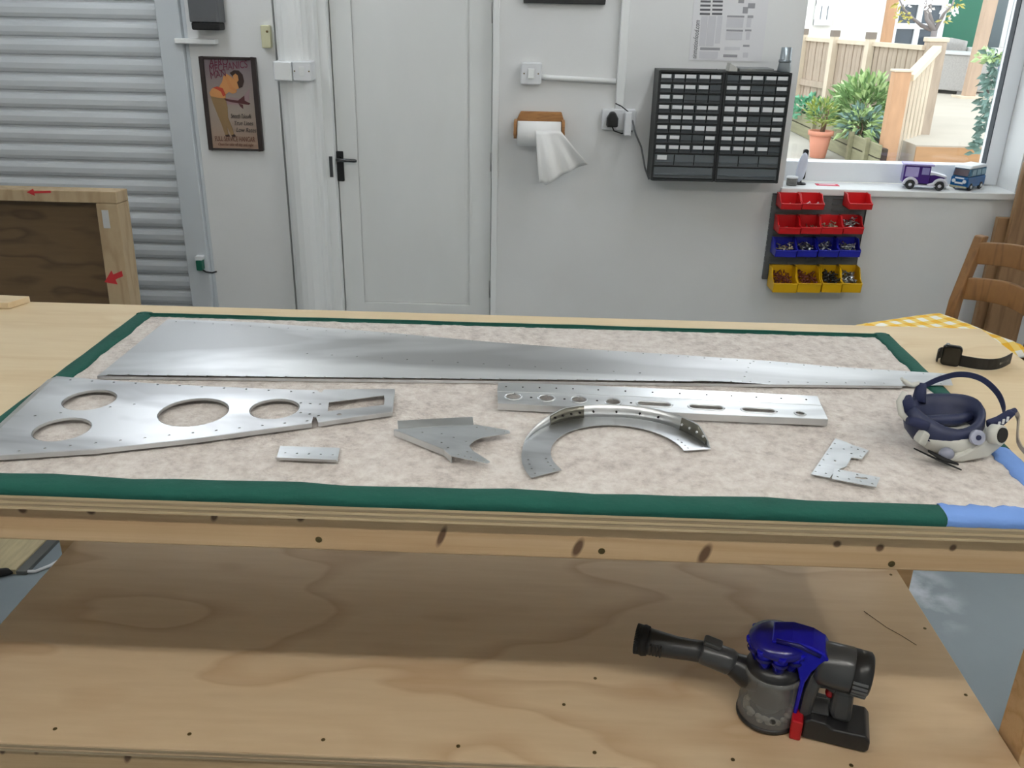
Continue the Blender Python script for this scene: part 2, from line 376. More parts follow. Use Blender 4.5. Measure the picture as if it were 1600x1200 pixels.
# ---- window: frame, pane, sill
wn = bpy.data.objects.new('window_1', None); C.objects.link(wn); wn.matrix_world = Matrix.Translation((WX0, YW+.2, WZ0)); WM[wn.name] = wn.matrix_world.copy()
struct(wn, 'white framed window looking out on the garden')
M_frame = mat('white_upvc', (240, 244, 248), .3)
gy = YW+.20; gx0, gx1, gz0, gz1 = 1.11, 2.022, .972, 1.93
b = MB(); b.bx(WX0, gx0, gy-.03, gy+.05, WZ0, WZ1); b.bx(gx1, WX1, gy-.03, gy+.05, WZ0, WZ1)
b.bx(gx0, gx1, gy-.03, gy+.05, WZ0, gz0-.012); b.bx(gx0, gx1, gy-.03, gy+.05, gz1, WZ1)
b.build('window_frame', M_frame, wn, bevel=.004)
b = MB(); t = .012
b.bx(gx0-.002, gx0+.004, gy-.02, gy+.02, gz0-t, gz1+.002); b.bx(gx1-.004, gx1+.002, gy-.02, gy+.02, gz0-t, gz1+.002)
b.build('rubber_seal', mat('dark_seal', (40, 46, 54), .6), wn)
M_glass = bpy.data.materials.new('window_glass'); M_glass.use_nodes = True
_n = M_glass.node_tree; _n.nodes.remove(_n.nodes['Principled BSDF'])
_t = _n.nodes.new('ShaderNodeBsdfTransparent'); _g = _n.nodes.new('ShaderNodeBsdfGlossy'); _g.inputs['Roughness'].default_value = .02
_x = _n.nodes.new('ShaderNodeMixShader'); _x.inputs[0].default_value = .05
_t.inputs[0].default_value = (.97, .985, .99, 1)
_n.links.new(_t.outputs[0], _x.inputs[1]); _n.links.new(_g.outputs[0], _x.inputs[2]); _n.links.new(_x.outputs[0], _n.nodes['Material Output'].inputs[0])
MATS['window_glass'] = M_glass
MB().bx(gx0+.001, gx1-.001, gy-.003, gy+.003, gz0-.012, gz1).build('pane', M_glass, wn)
MB().bx(WX0-.01, WX1+.015, YW-.02, gy-.03, WZ0-.03, WZ0).build('window_sill', M_white, wn, bevel=.005)
# ---- roller shutter
sh = thing('roller_shutter', 'pale grey ribbed metal roller shutter filling the left of the back wall', 'shutter', (-2.3, YW+.03, 0))
step = .0745; k = 0
prof = [(0, 0), (-.012, .006), (-.017, .020), (-.017, .042), (-.011, .058), (-.002, .066), (-.002, .0745), (.004, .0745), (.004, 0)]
me0 = None
for i in range(30):
    z = .012+i*step
    if me0 is None:
        b = MB(); b.prism([(YW+.05+p[0], p[1]) for p in prof], XL+.02, SX1-.005, 'x')
        o = b.build('slat', M_shut, sh); me0 = o.data
    else:
        o = link('slat', me0, M_shut, sh)
    o.location.z = z
b = MB(); b.bx(SX1-.012, -1.512, YW-.055, YW+.06, 0, 2.3); b.bx(-1.512, -1.495, YW-.03, YW, 0, 2.3)
b.build('guide_rail', mat('grey_guide_rail', (200, 206, 210), .45), sh, bevel=.004)
# =========================================================== things on the back wall
def wallpt(x, y, Y=YW): return oy(x, y, Y)
# grey box near the shutter top, with a white shelf bracket below
g = wallpt(318, 22, YW-.09)
t_ = thing('wall_box', 'dark grey box fixed high on the wall above the poster', 'box', (g.x, YW-.03, g.z-.07))
bx0 = wallpt(296, 40, YW-.12).x; bx1 = wallpt(343, 40, YW-.12).x; bz = wallpt(320, 35, YW-.12).z
MB().rbx(bx0, bx1, YW-.12, YW-.031, bz, bz+.3, .012).build('housing', mat('graphite_housing', (88, 90, 92), .5), t_, bevel=.004)
MB().rbx(bx0+.004, bx1-.004, YW-.117, YW-.035, bz-.03, bz, .012).build('cable_gland', M_blackm, t_, bevel=.006)
a0 = wallpt(283, 66); a1 = wallpt(338, 66, YW-.06)
b = MB(); b.bx(a0.x, a1.x, YW-.075, YW-.03, a1.z-.008, a1.z+.012)
tag(b.build('wall_bracket', M_white, bevel=.003), 'narrow white ledge on the wall under the dark grey box', 'bracket')
# green-ended cable device at the shutter rail
p = wallpt(313, 412, YW-.075)
t_ = thing('shutter_lock', 'small green shutter lock with a white cap and black cable', 'lock', (p.x, YW-.055, p.z-.02))
MB().rbx(p.x-.018, p.x+.016, YW-.085, YW-.056, p.z+.018, p.z+.036, .004, 'y').build('cap', M_plast, t_)
MB().rbx(p.x-.016, p.x+.012, YW-.09, YW-.056, p.z-.03, p.z+.018, .006, 'y').build('lock_body', mat('bottle_green', (18, 92, 72), .5), t_, bevel=.003)
MB().tube([(p.x+.005, YW-.075, p.z-.028), (p.x+.02, YW-.07, p.z-.04), (p.x+.045, YW-.06, p.z-.046), (p.x+.06, YW-.045, p.z-.044)], .004, 6).build('cable', M_black, t_)
# beige alarm contact beside the casing
p = wallpt(418, 57, YW-.03)
t_ = thing('alarm_contact', 'small beige plastic block on the wall above the switches', 'contact', (p.x, YW-.03, p.z))
MB().rbx(p.x-.02, p.x+.02, YW-.058, YW-.0305, p.z-.045, p.z+.045, .006, 'y').build('cover', mat('aged_beige', (206, 204, 170), .5), t_, bevel=.004)
MB().cyl((p.x+.008, YW-.061, p.z+.02), (p.x+.008, YW-.058, p.z+.02), .005, n=8).build('screw_head', M_screw, t_)
# two switches on the casing and the conduit above
SY = YW-.105
for x0, x1, lab, rock in ((427, 456, 'white blank plate on the casing, left of the light switch', False), (457, 486, 'white light switch on the casing next to the door', True)):
    q0 = wallpt(x0, 111, SY-.03); q1 = wallpt(x1, 111, SY-.03); zc = q0.z; h = (q1.x-q0.x)/2
    t_ = thing('light_switch' if rock else 'blank_plate', lab, 'switch', (q0.x+h, SY, zc))
    MB().rbx(q0.x, q1.x-.001, SY-.03, SY+.055, zc-h, zc+h, .006, 'y').build('back_box', M_plast, t_, bevel=.004)
    if rock:
        MB().bx(q0.x+h-.012, q0.x+h+.012, SY-.034, SY-.03, zc-.018, zc+.018).build('rocker', M_white, t_, bevel=.002)
        for s in (-1, 1): MB().cyl((q0.x+h+s*.03, SY-.0315, zc), (q0.x+h+s*.03, SY-.029, zc), .003, n=8).build('screw_head', M_screw, t_)
    else:
        MB().rbx(q0.x+.006, q1.x-.007, SY-.033, SY-.03, zc-h+.006, zc+h-.006, .004, 'y').build('face_plate', M_white, t_)
c0 = wallpt(472, 95, YW-.08)
tag(MB().bx(c0.x-.012, c0.x+.012, YW-.095, YW-.05, c0.z-.02, ZC-.001).build('cable_trunking', M_white, bevel=.003), 'white cable trunking running up from the light switch', 'trunking')
# conduit + socket right of the door
p = wallpt(830, 115, YW-.03)
t_ = thing('fused_switch', 'white square wall switch with conduit to its right', 'switch', (p.x, YW, p.z))
MB().rbx(p.x-.044, p.x+.044, YW-.036, YW, p.z-.044, p.z+.044, .008, 'y').build('back_box', M_plast, t_, bevel=.005)
MB().bx(p.x-.014, p.x+.014, YW-.041, YW-.036, p.z-.02, p.z+.02).build('rocker', M_white, t_, bevel=.002)
for s in (-1, 1): MB().cyl((p.x+s*.03, YW-.0375, p.z), (p.x+s*.03, YW-.035, p.z), .003, n=8).build('screw_head', M_screw, t_)
cx = wallpt(974, 60).x; cz = wallpt(900, 122).z; zt = wallpt(975, 165).z
b = MB(); b.tube([(p.x+.044, YW-.014, p.z-.012), (p.x+.08, YW-.014, cz), (cx-.02, YW-.014, cz-.008)], .011, 10)
tag(b.build('conduit', M_white), 'white round conduit running across the wall from the switch', 'conduit')
b = MB(); b.bx(cx-.018, cx+.018, YW-.03, YW, zt-.02, ZC-.001)
tag(b.build('cable_trunking', M_white, bevel=.004), 'white vertical trunking above the double socket', 'trunking')
# double socket with plug and adapter
p = wallpt(966, 187, YW-.03)
t_ = thing('double_socket', 'white double wall socket below the vertical trunking', 'socket', (p.x, YW, p.z))
MB().rbx(p.x-.07, p.x+.075, YW-.034, YW, p.z-.043, p.z+.043, .008, 'y').build('back_box', M_plast, t_, bevel=.004)
for s in (-.03, .038): MB().bx(p.x+s-.006, p.x+s+.006, YW-.038, YW-.034, p.z+.018, p.z+.034).build('rocker', M_white, t_, bevel=.001)
q = wallpt(957, 187, YW-.06)
t_ = thing('mains_plug', 'black plug pushed into the double socket', 'plug', (q.x, YW-.035, q.z))
MB().prism([(q.x-.024, q.z-.03), (q.x+.024, q.z-.03), (q.x+.024, q.z+.006), (q.x+.01, q.z+.032), (q.x-.01, q.z+.032), (q.x-.024, q.z+.006)], YW-.075, YW-.0345, 'y').build('plug_body', M_black, t_, bevel=.006)
MB().tube([(q.x, YW-.055, q.z-.028), (q.x+.01, YW-.05, q.z-.047), (q.x+.045, YW-.03, q.z-.06), (q.x+.09, YW-.02, q.z-.05)], .003, 6).build('cord', M_black, t_)
q = wallpt(981, 192, YW-.07)
t_ = thing('power_adapter', 'slim white power adapter in the double socket', 'adapter', (q.x, YW-.035, q.z))
MB().rbx(q.x-.014, q.x+.016, YW-.085, YW-.0345, q.z-.052, q.z+.045, .005, 'z').build('adapter_body', M_plast, t_, bevel=.004)
e = wallpt(1014, 280, YW-.03); s0 = Vector((q.x+.02, YW-.06, q.z+.01))
MB().tube([(q.x, YW-.06, q.z+.044), (q.x-.03, YW-.045, q.z+.065), (q.x-.055, YW-.04, q.z+.075)], .0025, 6).build('antenna_lead', M_black, t_)
MB().tube([s0, s0+Vector((.02, .02, -.06)), s0.lerp(e, .45)+Vector((.006, .01, 0)), s0.lerp(e, .8)+Vector((-.004, 0, 0)), e], .004, 6).build('cord', mat('grey_cord', (120, 122, 124), .5), t_)
# black picture frame whose lower edge shows at the top
p0 = wallpt(818, 3, YW-.02); p1 = wallpt(946, 3, YW-.02)
t_ = thing('picture_frame', 'black picture frame high on the wall, only its lower edge showing', 'frame', (p0.x, YW, p0.z))
W_, H_ = p1.x-p0.x, .3
b = MB(); zz = p0.z-.004
b.bx(p0.x, p1.x, YW-.022, YW, zz, zz+.022); b.bx(p0.x, p1.x, YW-.022, YW, zz+H_-.022, zz+H_); b.bx(p0.x, p0.x+.022, YW-.022, YW, zz+.022, zz+H_-.022); b.bx(p1.x-.022, p1.x, YW-.022, YW, zz+.022, zz+H_-.022)
b.build('frame', M_black, t_, bevel=.002)
MB().bx(p0.x+.022, p1.x-.022, YW-.01, YW-.002, zz+.022, zz+H_-.022).build('print', mat('dull_print', (150, 152, 150), .6), t_)
# ---- paper towel holder, roll
M_oak = wood('oak_holder', (164, 116, 66), (132, 88, 46), (3, 20, 20), 2, 5, .3)
HY = YW
l = wallpt(808, 187, HY-.05); r_ = wallpt(878, 187, HY-.05)
zb = wallpt(840, 188, HY-.07).z
t_ = thing('towel_holder', 'brown wooden paper towel holder on the wall', 'holder', ((l.x+r_.x)/2, YW, zb))
MB().prism([(l.x-.006, zb-.012), (r_.x+.012, zb-.012), (r_.x-.002, zb+.030), (l.x+.014, zb+.030)], YW-.022, YW, 'y').build('back_plate', M_oak, t_, bevel=.004)
for xx, s in ((l.x-.012, 1), (r_.x+.0, 1)):
    MB().rbx(xx, xx+.012, YW-.12, YW, zb-.075, zb, .03 if s else .01, 'x').build('side_cheek', M_oak, t_)
rc = Vector((0, YW-.075, zb-.055))
MB().cyl((l.x-.014, rc.y, rc.z), (r_.x+.014, rc.y, rc.z), .009, n=10).build('dowel', M_oak, t_)
M_paper = mat('white_tissue', (244, 244, 242), .9, bump=.05, bscale=200)
t2 = thing('paper_towel', 'white paper towel roll with a torn sheet hanging down', 'paper towel', ((l.x+r_.x)/2, rc.y, rc.z))
x0, x1 = l.x+.004, r_.x-.004
b = MB(); T = Matrix.Translation((x0, rc.y, rc.z)) @ Matrix.Rotation(PI/2, 4, 'Y')
b.lathe([(.0105, 0), (.052, 0), (.052, x1-x0), (.0105, x1-x0)], 28, T); b.build('roll', M_paper, t2)
def shf(u, v):
    # sheet leaves the roll front and hangs to a crumpled point
    xa = x0+.075+(x1-x0-.075)*u; drop = .05+.115*(1-.72*max(0, u-.12)) if u > .12 else .15
    top = Vector((xa, rc.y-.0535-.004*math.sin(u*9), rc.z+.02))
    xb = x0+.10+(x1-x0+.02)*u
    bot = Vector((xb, rc.y-.058-.02*math.sin(u*5+1)+.012*math.sin(u*17), rc.z-.045-drop*(1-.25*u)))
    p = top.lerp(bot, v); p.y -= .012*math.sin(v*PI); return p
b = MB(); b.grid(shf, 16, 12); o = b.build('hanging_sheet', M_paper, t2); sd = o.modifiers.new('thick', 'SOLIDIFY'); sd.thickness = .0008
# ---- wall chart
M_chart = mat('white_chart_paper', (224, 224, 226), .8); M_gi = mat('grey_ink', (150, 150, 154), .8); M_di = mat('dark_ink', (96, 96, 100), .8); M_li = mat('pale_ink', (204, 204, 208), .8)
q = wallpt(1076, 94); q1 = wallpt(1190, 94)
t_ = thing('wall_chart', 'white printed wall chart with grey tables above the drawer cabinets', 'chart', (q.x, YW, q.z))
MB().bx(q.x, q1.x, YW-.0025, YW-.0003, q.z, q.z+.62).build('paper', M_chart, t_)
def chart_rect(xa, xb, ya, yb, m, nm):
    a = wallpt(xa, ya); c = wallpt(xb, ya); z2 = wallpt(xa, yb).z
    MB().bx(a.x, c.x, YW-.0034, YW-.0024, z2, a.z).build(nm, m, t_)
for i in range(5):
    y = -6+i*6.5
    chart_rect(1095-i*.4, 1111-i*.4, y, y+3.2, M_di, 'table_row'); chart_rect(1114-i*.4, 1130-i*.4, y, y+3.2, M_di, 'table_row')
chart_rect(1096, 1106, 25, 72, M_gi if 0 else M_li, 'column'); chart_rect(1107, 1119, 25, 72, M_li, 'column'); chart_rect(1121, 1129, 25, 68, M_li, 'column')
chart_rect(1094, 1125, 74, 78, M_gi, 'heading'); chart_rect(1093, 1122, 80, 91, M_li, 'column')
chart_rect(1136, 1163, 24, 27, M_gi, 'heading'); chart_rect(1136, 1162, 28, 43, M_li, 'column'); chart_rect(1135, 1161, 46, 49, M_gi, 'heading'); chart_rect(1135, 1160, 50, 62, M_li, 'column')
chart_rect(1132, 1156, 73, 78, M_li, 'heading'); chart_rect(1130, 1152, 85, 89, M_gi, 'heading')
chart_rect(1168, 1177, 24, 28, M_gi, 'heading'); chart_rect(1167, 1174, 29, 43, M_li, 'column'); chart_rect(1164, 1174, 46, 49, M_gi, 'heading'); chart_rect(1166, 1172, 50, 62, M_li, 'column'); chart_rect(1161, 1171, 70, 73, M_gi, 'heading'); chart_rect(1161, 1169, 82, 90, M_li, 'column')
chart_rect(1155, 1164, -12, 5, M_gi, 'diagram'); chart_rect(1169, 1180, 5, 13, M_gi, 'diagram'); chart_rect(1161, 1169, 11, 21, M_gi, 'diagram')
p = wallpt(1088, 92, YW-.003)
text('lettering', 'tinmotionfood.com', .029, M_di, t_, WM[t_.name].inverted() @ Matrix.Translation((p.x, YW-.003, p.z)) @ Matrix.Rotation(PI/2, 4, 'X') @ Matrix.Rotation(PI/2, 4, 'Z'), shear=.2, sx=.66)
# ---- framed pin-up tin sign
q0 = wallpt(310, 88, YW-.045); q1 = wallpt(412, 236, YW-.045)
xa, xb, za, zb2 = q0.x, q1.x, q1.z, q0.z
xa = (wallpt(310, 88, YW-.045).x+wallpt(327, 235, YW-.045).x)/2; xb = (wallpt(398, 90, YW-.045).x+wallpt(413, 236, YW-.045).x)/2
t_ = thing('tin_sign', 'framed vintage pin-up tin sign with aeroplane and lettering', 'sign', ((xa+xb)/2, YW-.03, za))
W_, H_ = xb-xa, zb2-za; fy = YW-.052
b = MB(); fw = .018
b.bx(xa, xa+fw, fy, YW-.0305, za, zb2); b.bx(xb-fw, xb, fy, YW-.0305, za, zb2); b.bx(xa+fw, xb-fw, fy, YW-.0305, za, za+.008); b.bx(xa+fw, xb-fw, fy, YW-.0305, zb2-.010, zb2)
b.build('frame', mat('dark_brown_frame', (46, 36, 34), .5), t_, bevel=.002)
m_bg = bpy.data.materials.new('sign_ground'); m_bg.use_nodes = True
_n = m_bg.node_tree; _tc = _n.nodes.new('ShaderNodeTexCoord'); _sp = _n.nodes.new('ShaderNodeSeparateXYZ'); _r = _n.nodes.new('ShaderNodeValToRGB')
_mr = _n.nodes.new('ShaderNodeMapRange'); _mr.inputs['From Max'].default_value = H_
_n.links.new(_tc.outputs['Object'], _sp.inputs[0]); _n.links.new(_sp.outputs['Z'], _mr.inputs['Value']); _n.links.new(_mr.outputs[0], _r.inputs[0])
_r.color_ramp.elements[0].color = srgb((158, 132, 112)); _r.color_ramp.elements[1].color = srgb((118, 106, 112)); _e = _r.color_ramp.elements.new(.45); _e.color = srgb((150, 138, 128))
_n.links.new(_r.outputs[0], _n.nodes['Principled BSDF'].inputs['Base Color']); _n.nodes['Principled BSDF'].inputs['Roughness'].default_value = .45
MB().bx(xa+fw, xb-fw, YW-.044, YW-.0305, za+.008, zb2-.01).build('plate', m_bg, t_)
def sp_poly(nm, pts, m, lift=.001):   # printed shape, u,v in 0..1 of the sign
    MB().prism([(xa+W_*u, za+H_*v) for u, v in pts], YW-.044-lift, YW-.0439, 'y').build(nm, m, t_)
SK = mat('print_skin', (192, 134, 80), .5); SK2 = mat('print_skin_leg', (136, 110, 74), .5); RD = mat('print_red', (176, 62, 40), .5); HR = mat('print_hair', (52, 34, 28), .5); PL = mat('print_maroon', (84, 42, 44), .5); LG = mat('print_cream', (196, 184, 168), .5)
sp_poly('print_cloud', [(.36, .55), (.5, .58), (.68, .56), (.85, .68), (.82, .55), (.6, .5), (.42, .5)], mat('print_haze', (146, 122, 124), .5), .0008)
sp_poly('print_plane', [(.36, .57), (.46, .555), (.62, .545), (.74, .60), (.74, .545), (.84, .515), (.80, .50), (.62, .515), (.5, .525), (.4, .54)], PL)
sp_poly('print_plane', [(.62, .515), (.70, .50), (.70, .455), (.65, .48)], PL)
sp_poly('print_legs', [(.13, .60), (.40, .57), (.42, .47), (.41, .36), (.47, .24), (.49, .17), (.44, .155), (.37, .26), (.385, .17), (.33, .155), (.28, .28), (.22, .40), (.16, .52)], SK2)
sp_poly('print_heel', [(.32, .165), (.395, .175), (.41, .15), (.35, .145)], HR, .0014); sp_poly('print_heel', [(.435, .165), (.49, .18), (.52, .155), (.46, .148)], HR, .0014)
sp_poly('print_hips', [(.12, .62), (.17, .665), (.27, .685), (.37, .665), (.41, .60), (.40, .565), (.26, .57), (.14, .585)], SK, .0014)
sp_poly('print_shorts', [(.19, .675), (.27, .69), (.37, .67), (.41, .60), (.36, .585), (.33, .635), (.26, .66)], RD, .0018)
sp_poly('print_torso', [(.30, .68), (.37, .74), (.40, .80), (.46, .825), (.54, .795), (.62, .745), (.70, .72), (.69, .685), (.60, .66), (.60, .63), (.54, .615), (.47, .635), (.40, .60)], SK, .0014)
sp_poly('print_arm', [(.42, .80), (.47, .80), (.53, .70), (.62, .65), (.60, .63), (.49, .67)], mat('print_skin_shade', (190, 128, 74), .5), .0017)
sp_poly('print_hair', [(.52, .835), (.60, .865), (.68, .862), (.745, .82), (.76, .75), (.72, .69), (.66, .675), (.64, .72), (.62, .78), (.56, .80)], HR, .0016)
sp_poly('print_face', [(.57, .805), (.62, .83), (.66, .81), (.665, .76), (.63, .735), (.585, .755)], SK, .002)
MAG = mat('print_magenta', (104, 34, 58), .5); DKT = mat('print_dark', (66, 58, 54), .5); BRT = mat('print_brown', (104, 62, 44), .5)
def stext(body, u, v, size, m, rot=0, shear=0, sx=1.0):
    text('lettering', body, size, m, t_, WM[t_.name].inverted() @ Matrix.Translation((xa+W_*u, YW-.0462, za+H_*v)) @ Matrix.Rotation(PI/2, 4, 'X') @ Matrix.Rotation(rot, 4, 'Z'), shear=shear, sx=sx)
stext('AERO', .17, .90, .040, MAG, .10, .2, .8); stext('MECHANICS', .16, .835, .042, MAG, .14, .2, .72); stext('MAN', .17, .765, .040, MAG, .2, .2, .8)
stext('Smooth Takeoffs', .46, .355, .026, DKT, 0, .3, .50); stext('True Lines', .50, .28, .026, DKT, 0, .3, .75); stext('Low Rates', .53, .205, .026, DKT, 0, .3, .8)
stext('FULL SERVICE HANGAR', .13, .10, .030, BRT, 0, 0, .56); stext('Open for take off day and night', .18, .05, .018, BRT, 0, .2, .68)
# ---- drawer cabinets
CYF = YW-.165
M_cab = mat('black_cabinet', (30, 33, 35), .45); M_lab = mat('label_card', (222, 224, 226), .7)
M_dr = mat('smoked_drawer', (76, 82, 86), .22, IOR=1.5); M_drw = mat('smoked_drawer_pale', (94, 100, 104), .2)
cxl, cxm, cxr = wallpt(1023, 200, CYF).x, wallpt(1124.5, 200, CYF).x, wallpt(1227, 200, CYF).x
czt = wallpt(1130, 112, CYF).z; czb = wallpt(1115, 284, CYF).z
LABL = ['11111', '11110', '11000', '11111', '11111', '111TT', '11001', '11111']
LABR = ['01111', '11001', '11111', 'TTTTT', 'TT001', '11111', '11101', '11110']
def cabinet(xa, xb, labs, low, label):
    t_ = thing('drawer_cabinet', label, 'cabinet', ((xa+xb)/2, YW, czb), 0, 'small-parts drawer cabinets')
    H = czt-czb; e = .008; b = MB()
    b.bx(xa, xa+e, CYF, YW, czb, czt); b.bx(xb-e, xb, CYF, YW, czb, czt); b.bx(xa+e, xb-e, CYF, YW, czb, czb+e); b.bx(xa+e, xb-e, CYF, YW, czt-e, czt)
    b.bx(xa+e, xb-e, YW-.012, YW, czb+e, czt-e)
    rh = (H-2*e)/10.6; rows = []
    z = czt-e
    for i in range(10):
        h = rh if i < 8 else rh*1.3
        rows.append((z-h, z)); z -= h
        if i < 9: b.bx(xa+e, xb-e, CYF+.004, YW-.012, z-.002, z+.002)
    b.build('body', M_cab, t_, bevel=.0015)
    cache = {}
    for i, (z0, z1) in enumerate(rows):
        n = 5 if i < 8 else (3 if i == 8 else 1); cw = (xb-xa-2*e)/n
        for j in range(n):
            x0 = xa+e+j*cw; key = (n, round(z1-z0, 4))
            o_ = WM[t_.name].translation; w2, h2 = cw/2-.0018, (z1-z0)/2-.0035
            if key not in cache:
                b = MB()   # tray with a front that leans and carries a finger lip
                b.prism([(0, -h2), (.006, -h2), (.008, h2*.98), (.003, h2*.98)], -w2, w2, 'x')
                b.prism([(-.009, -h2*.35), (.004, -h2*.20), (.004, -h2*.5)], -w2*.96, w2*.96, 'x')
                b.bx(-w2, w2, .006, .13, -h2, -h2+.002); b.bx(-w2, -w2+.0015, .006, .13, -h2, h2*.7); b.bx(w2-.0015, w2, .006, .13, -h2, h2*.7)
                me = b.build('drawer', M_dr if n == 5 else M_drw, t_, local=True); cache[key] = me.data; dob = me
            else:
                dob = link('drawer', cache[key], None, t_)
            dob.location = Vector((x0+cw/2, CYF+.003, (z0+z1)/2))-o_
            c = labs[i][j] if i < 8 else (low if (i == 8 and j == 0) else '0')
            if c != '0':
                hh = h2*(.42 if c == '1' else .62); k2 = ('lab', c, n)
                if k2 not in cache:
                    b = MB(); b.bx(-w2*(.84 if n == 5 else .5), w2*(.84 if n == 5 else .5), -.0012, .001, -hh, hh); lb = b.build('card', M_lab, dob, local=True); cache[k2] = lb.data
                else: lb = link('card', cache[k2], None, dob)
                lb.location = ((.002 if n == 5 else .01)*(1 if j % 2 else -1), -.002, h2-hh-.003)
    return t_
cabinet(cxl, cxm-.0006, LABL, '1', 'black small-parts drawer cabinet, left of the pair on the wall')
cabinet(cxm+.0006, cxr, LABR, '0', 'black small-parts drawer cabinet, right of the pair beside the window')
# things on top of the cabinets
p0 = wallpt(1152, 107, YW-.1); p1 = wallpt(1205, 110, YW-.1)
t_ = thing('flat_tray', 'flat grey tray lying on the right drawer cabinet', 'tray', (p0.x, YW-.1, czt))
MB().bx(p0.x, p1.x, YW-.15, YW-.04, czt, czt+.014).build('base', mat('grey_tray', (116, 118, 118), .5), t_, bevel=.003)
MB().prism([(p0.x-.04, czt), (p0.x-.005, czt), (p0.x-.005, czt+.014), (p0.x-.035, czt+.03)], YW-.13, YW-.06, 'y').build('folded_end', mat('pale_tray', (190, 190, 184), .6), t_)
pc = wallpt(1222, 108, YW-.1)
t_ = thing('metal_tube', 'grey tapered metal tube standing on the right drawer cabinet', 'tube', (pc.x+.008, YW-.1, czt))
MB().lathe([(.001, 0), (.026, 0), (.028, .004), (.023, .04), (.021, .095), (.017, .095), (.019, .03), (.001, .03)], 16, Matrix.Translation((pc.x+.008, YW-.1, czt))).build('tube_body', mat('grey_tube', (150, 158, 162), .35, .6), t_)
MB().lathe([(.0232, .036), (.026, .038), (.026, .046), (.0228, .048)], 16, Matrix.Translation((pc.x+.008, YW-.1, czt))).build('collar', mat('grey_tube2', (128, 136, 140), .35, .6), t_)
# ---- louvre panel and bins
PX0, PX1 = wallpt(1200, 370, YW-.02).x, wallpt(1347, 370, YW-.02).x
PZ1, PZ0 = wallpt(1215, 303, YW-.02).z, wallpt(1195, 436, YW-.02).z
M_lv = mat('grey_louvre_panel', (92, 96, 98), .45)
lp = thing('louvre_panel', 'grey metal louvred panel on the wall below the window sill', 'panel', ((PX0+PX1)/2, YW, PZ0))
b = MB(); b.bx(PX0, PX1, YW-.016, YW-.012, PZ0, PZ1); b.bx(PX0, PX0+.006, YW-.016, YW, PZ0, PZ1); b.bx(PX1-.006, PX1, YW-.016, YW, PZ0, PZ1); b.bx(PX0+.006, PX1-.006, YW-.016, YW, PZ1-.006, PZ1)
b.build('plate', M_lv, lp, bevel=.0015)
nr = 15; lme = None
for i in range(nr):
    for j in range(5):
        xx = PX0+.045+j*(PX1-PX0-.09)/4; zz = PZ0+.022+i*(PZ1-PZ0-.04)/(nr-1)
        if lme is None:
            b = MB(); b.prism([(0, 0), (-.007, .002), (-.007, .010), (-.005, .010), (0, .004)], -.026, .026, 'x'); lo = b.build('louvre', M_lv, lp, local=True); lme = lo.data
        else: lo = link('louvre', lme, None, lp)
        lo.location = Vector((xx, YW-.016, zz))-WM[lp.name].translation
    MB().bx(PX0-.0008, PX0, YW-.014, YW-.004, PZ0+.03+i*(PZ1-PZ0-.04)/(nr-1), PZ0+.033+i*(PZ1-PZ0-.04)/(nr-1)).build('tick', mat('pale_tick', (190, 192, 192), .5), lp) if i > 1 else None
BIN = {'red': mat('red_bin', (206, 26, 32), .35), 'blue': mat('blue_bin', (34, 40, 170), .35), 'yellow': mat('yellow_bin', (226, 178, 12), .35)}
M_brass = mat('mixed_bolts', (196, 186, 160), .3, .9); M_zinc = mat('zinc_bolts', (178, 182, 182), .28, 1); M_cop = mat('brown_plugs', (118, 58, 40), .55); M_dsc = mat('dark_screws', (84, 84, 84), .35, .9)
def bin_(col, xa, xb, zb, h, dep, label, fill=None, n=0, size=.018):
    yb = YW-.024; t_ = thing('storage_bin', label, 'bin', ((xa+xb)/2, yb, zb), 0, 'storage bins on the louvred panel')
    th = .0025; yf = yb-dep; b = MB()
    side = [(yb, zb), (yf+.006, zb), (yf, zb+h*.42), (yf+dep*.30, zb+h*.55), (yf+dep*.55, zb+h), (yb, zb+h)]
    b.prism(side, xa+.001, xa+.001+th, 'x'); b.prism(side, xb-.001-th, xb-.001, 'x')
    b.bx(xa+.001, xb-.001, yf+.006, yb, zb, zb+th); b.bx(xa+.001, xb-.001, yb-th, yb, zb, zb+h)
    b.add([(xa+.001, yf+.006, zb), (xb-.001, yf+.006, zb), (xb-.001, yf, zb+h*.42), (xa+.001, yf, zb+h*.42), (xa+.001, yf+.009, zb), (xb-.001, yf+.009, zb), (xb-.001, yf+.003, zb+h*.42), (xa+.001, yf+.003, zb+h*.42)], [(0, 1, 2, 3), (7, 6, 5, 4), (3, 2, 6, 7), (0, 4, 5, 1)])
    b.build('tub', BIN[col], t_)
    b = MB(); b.tube([(xa+.002, yb, zb+h), (xa+.002, yf+dep*.55, zb+h), (xa+.002, yf+dep*.3, zb+h*.56), (xa+.002, yf, zb+h*.43), (xb-.002, yf, zb+h*.43), (xb-.002, yf+dep*.3, zb+h*.56), (xb-.002, yf+dep*.55, zb+h), (xb-.002, yb, zb+h)], .0028, 6); b.build('rim', BIN[col], t_)
    MB().bx(xa+.012, xb-.012, yb, yb+.0095, zb+h-.012, zb+h).build('hook', BIN[col], t_)
    if n:
        b = MB(); rnd = random.Random(hash(label) % 1000 if 0 else sum(map(ord, label)))
        for i in range(n):
            c = Vector((rnd.uniform(xa+.016, xb-.016), rnd.uniform(yf+.016, yb-.02), 0)); f = (c.y-yf)/dep
            c.z = zb+.006+h*(.34+.50*f)*rnd.uniform(.55, 1)*min(1, n/24)
            dv = Vector((rnd.uniform(-1, 1), rnd.uniform(-1, 1), rnd.uniform(-.5, .5))).normalized()*size*rnd.uniform(.3, .5)
            b.cyl(c-dv, c+dv, .0026, n=5); b.cyl(c+dv, c+dv*1.14, .0045, n=6)
        stuff(b.build('hardware', fill, t_))
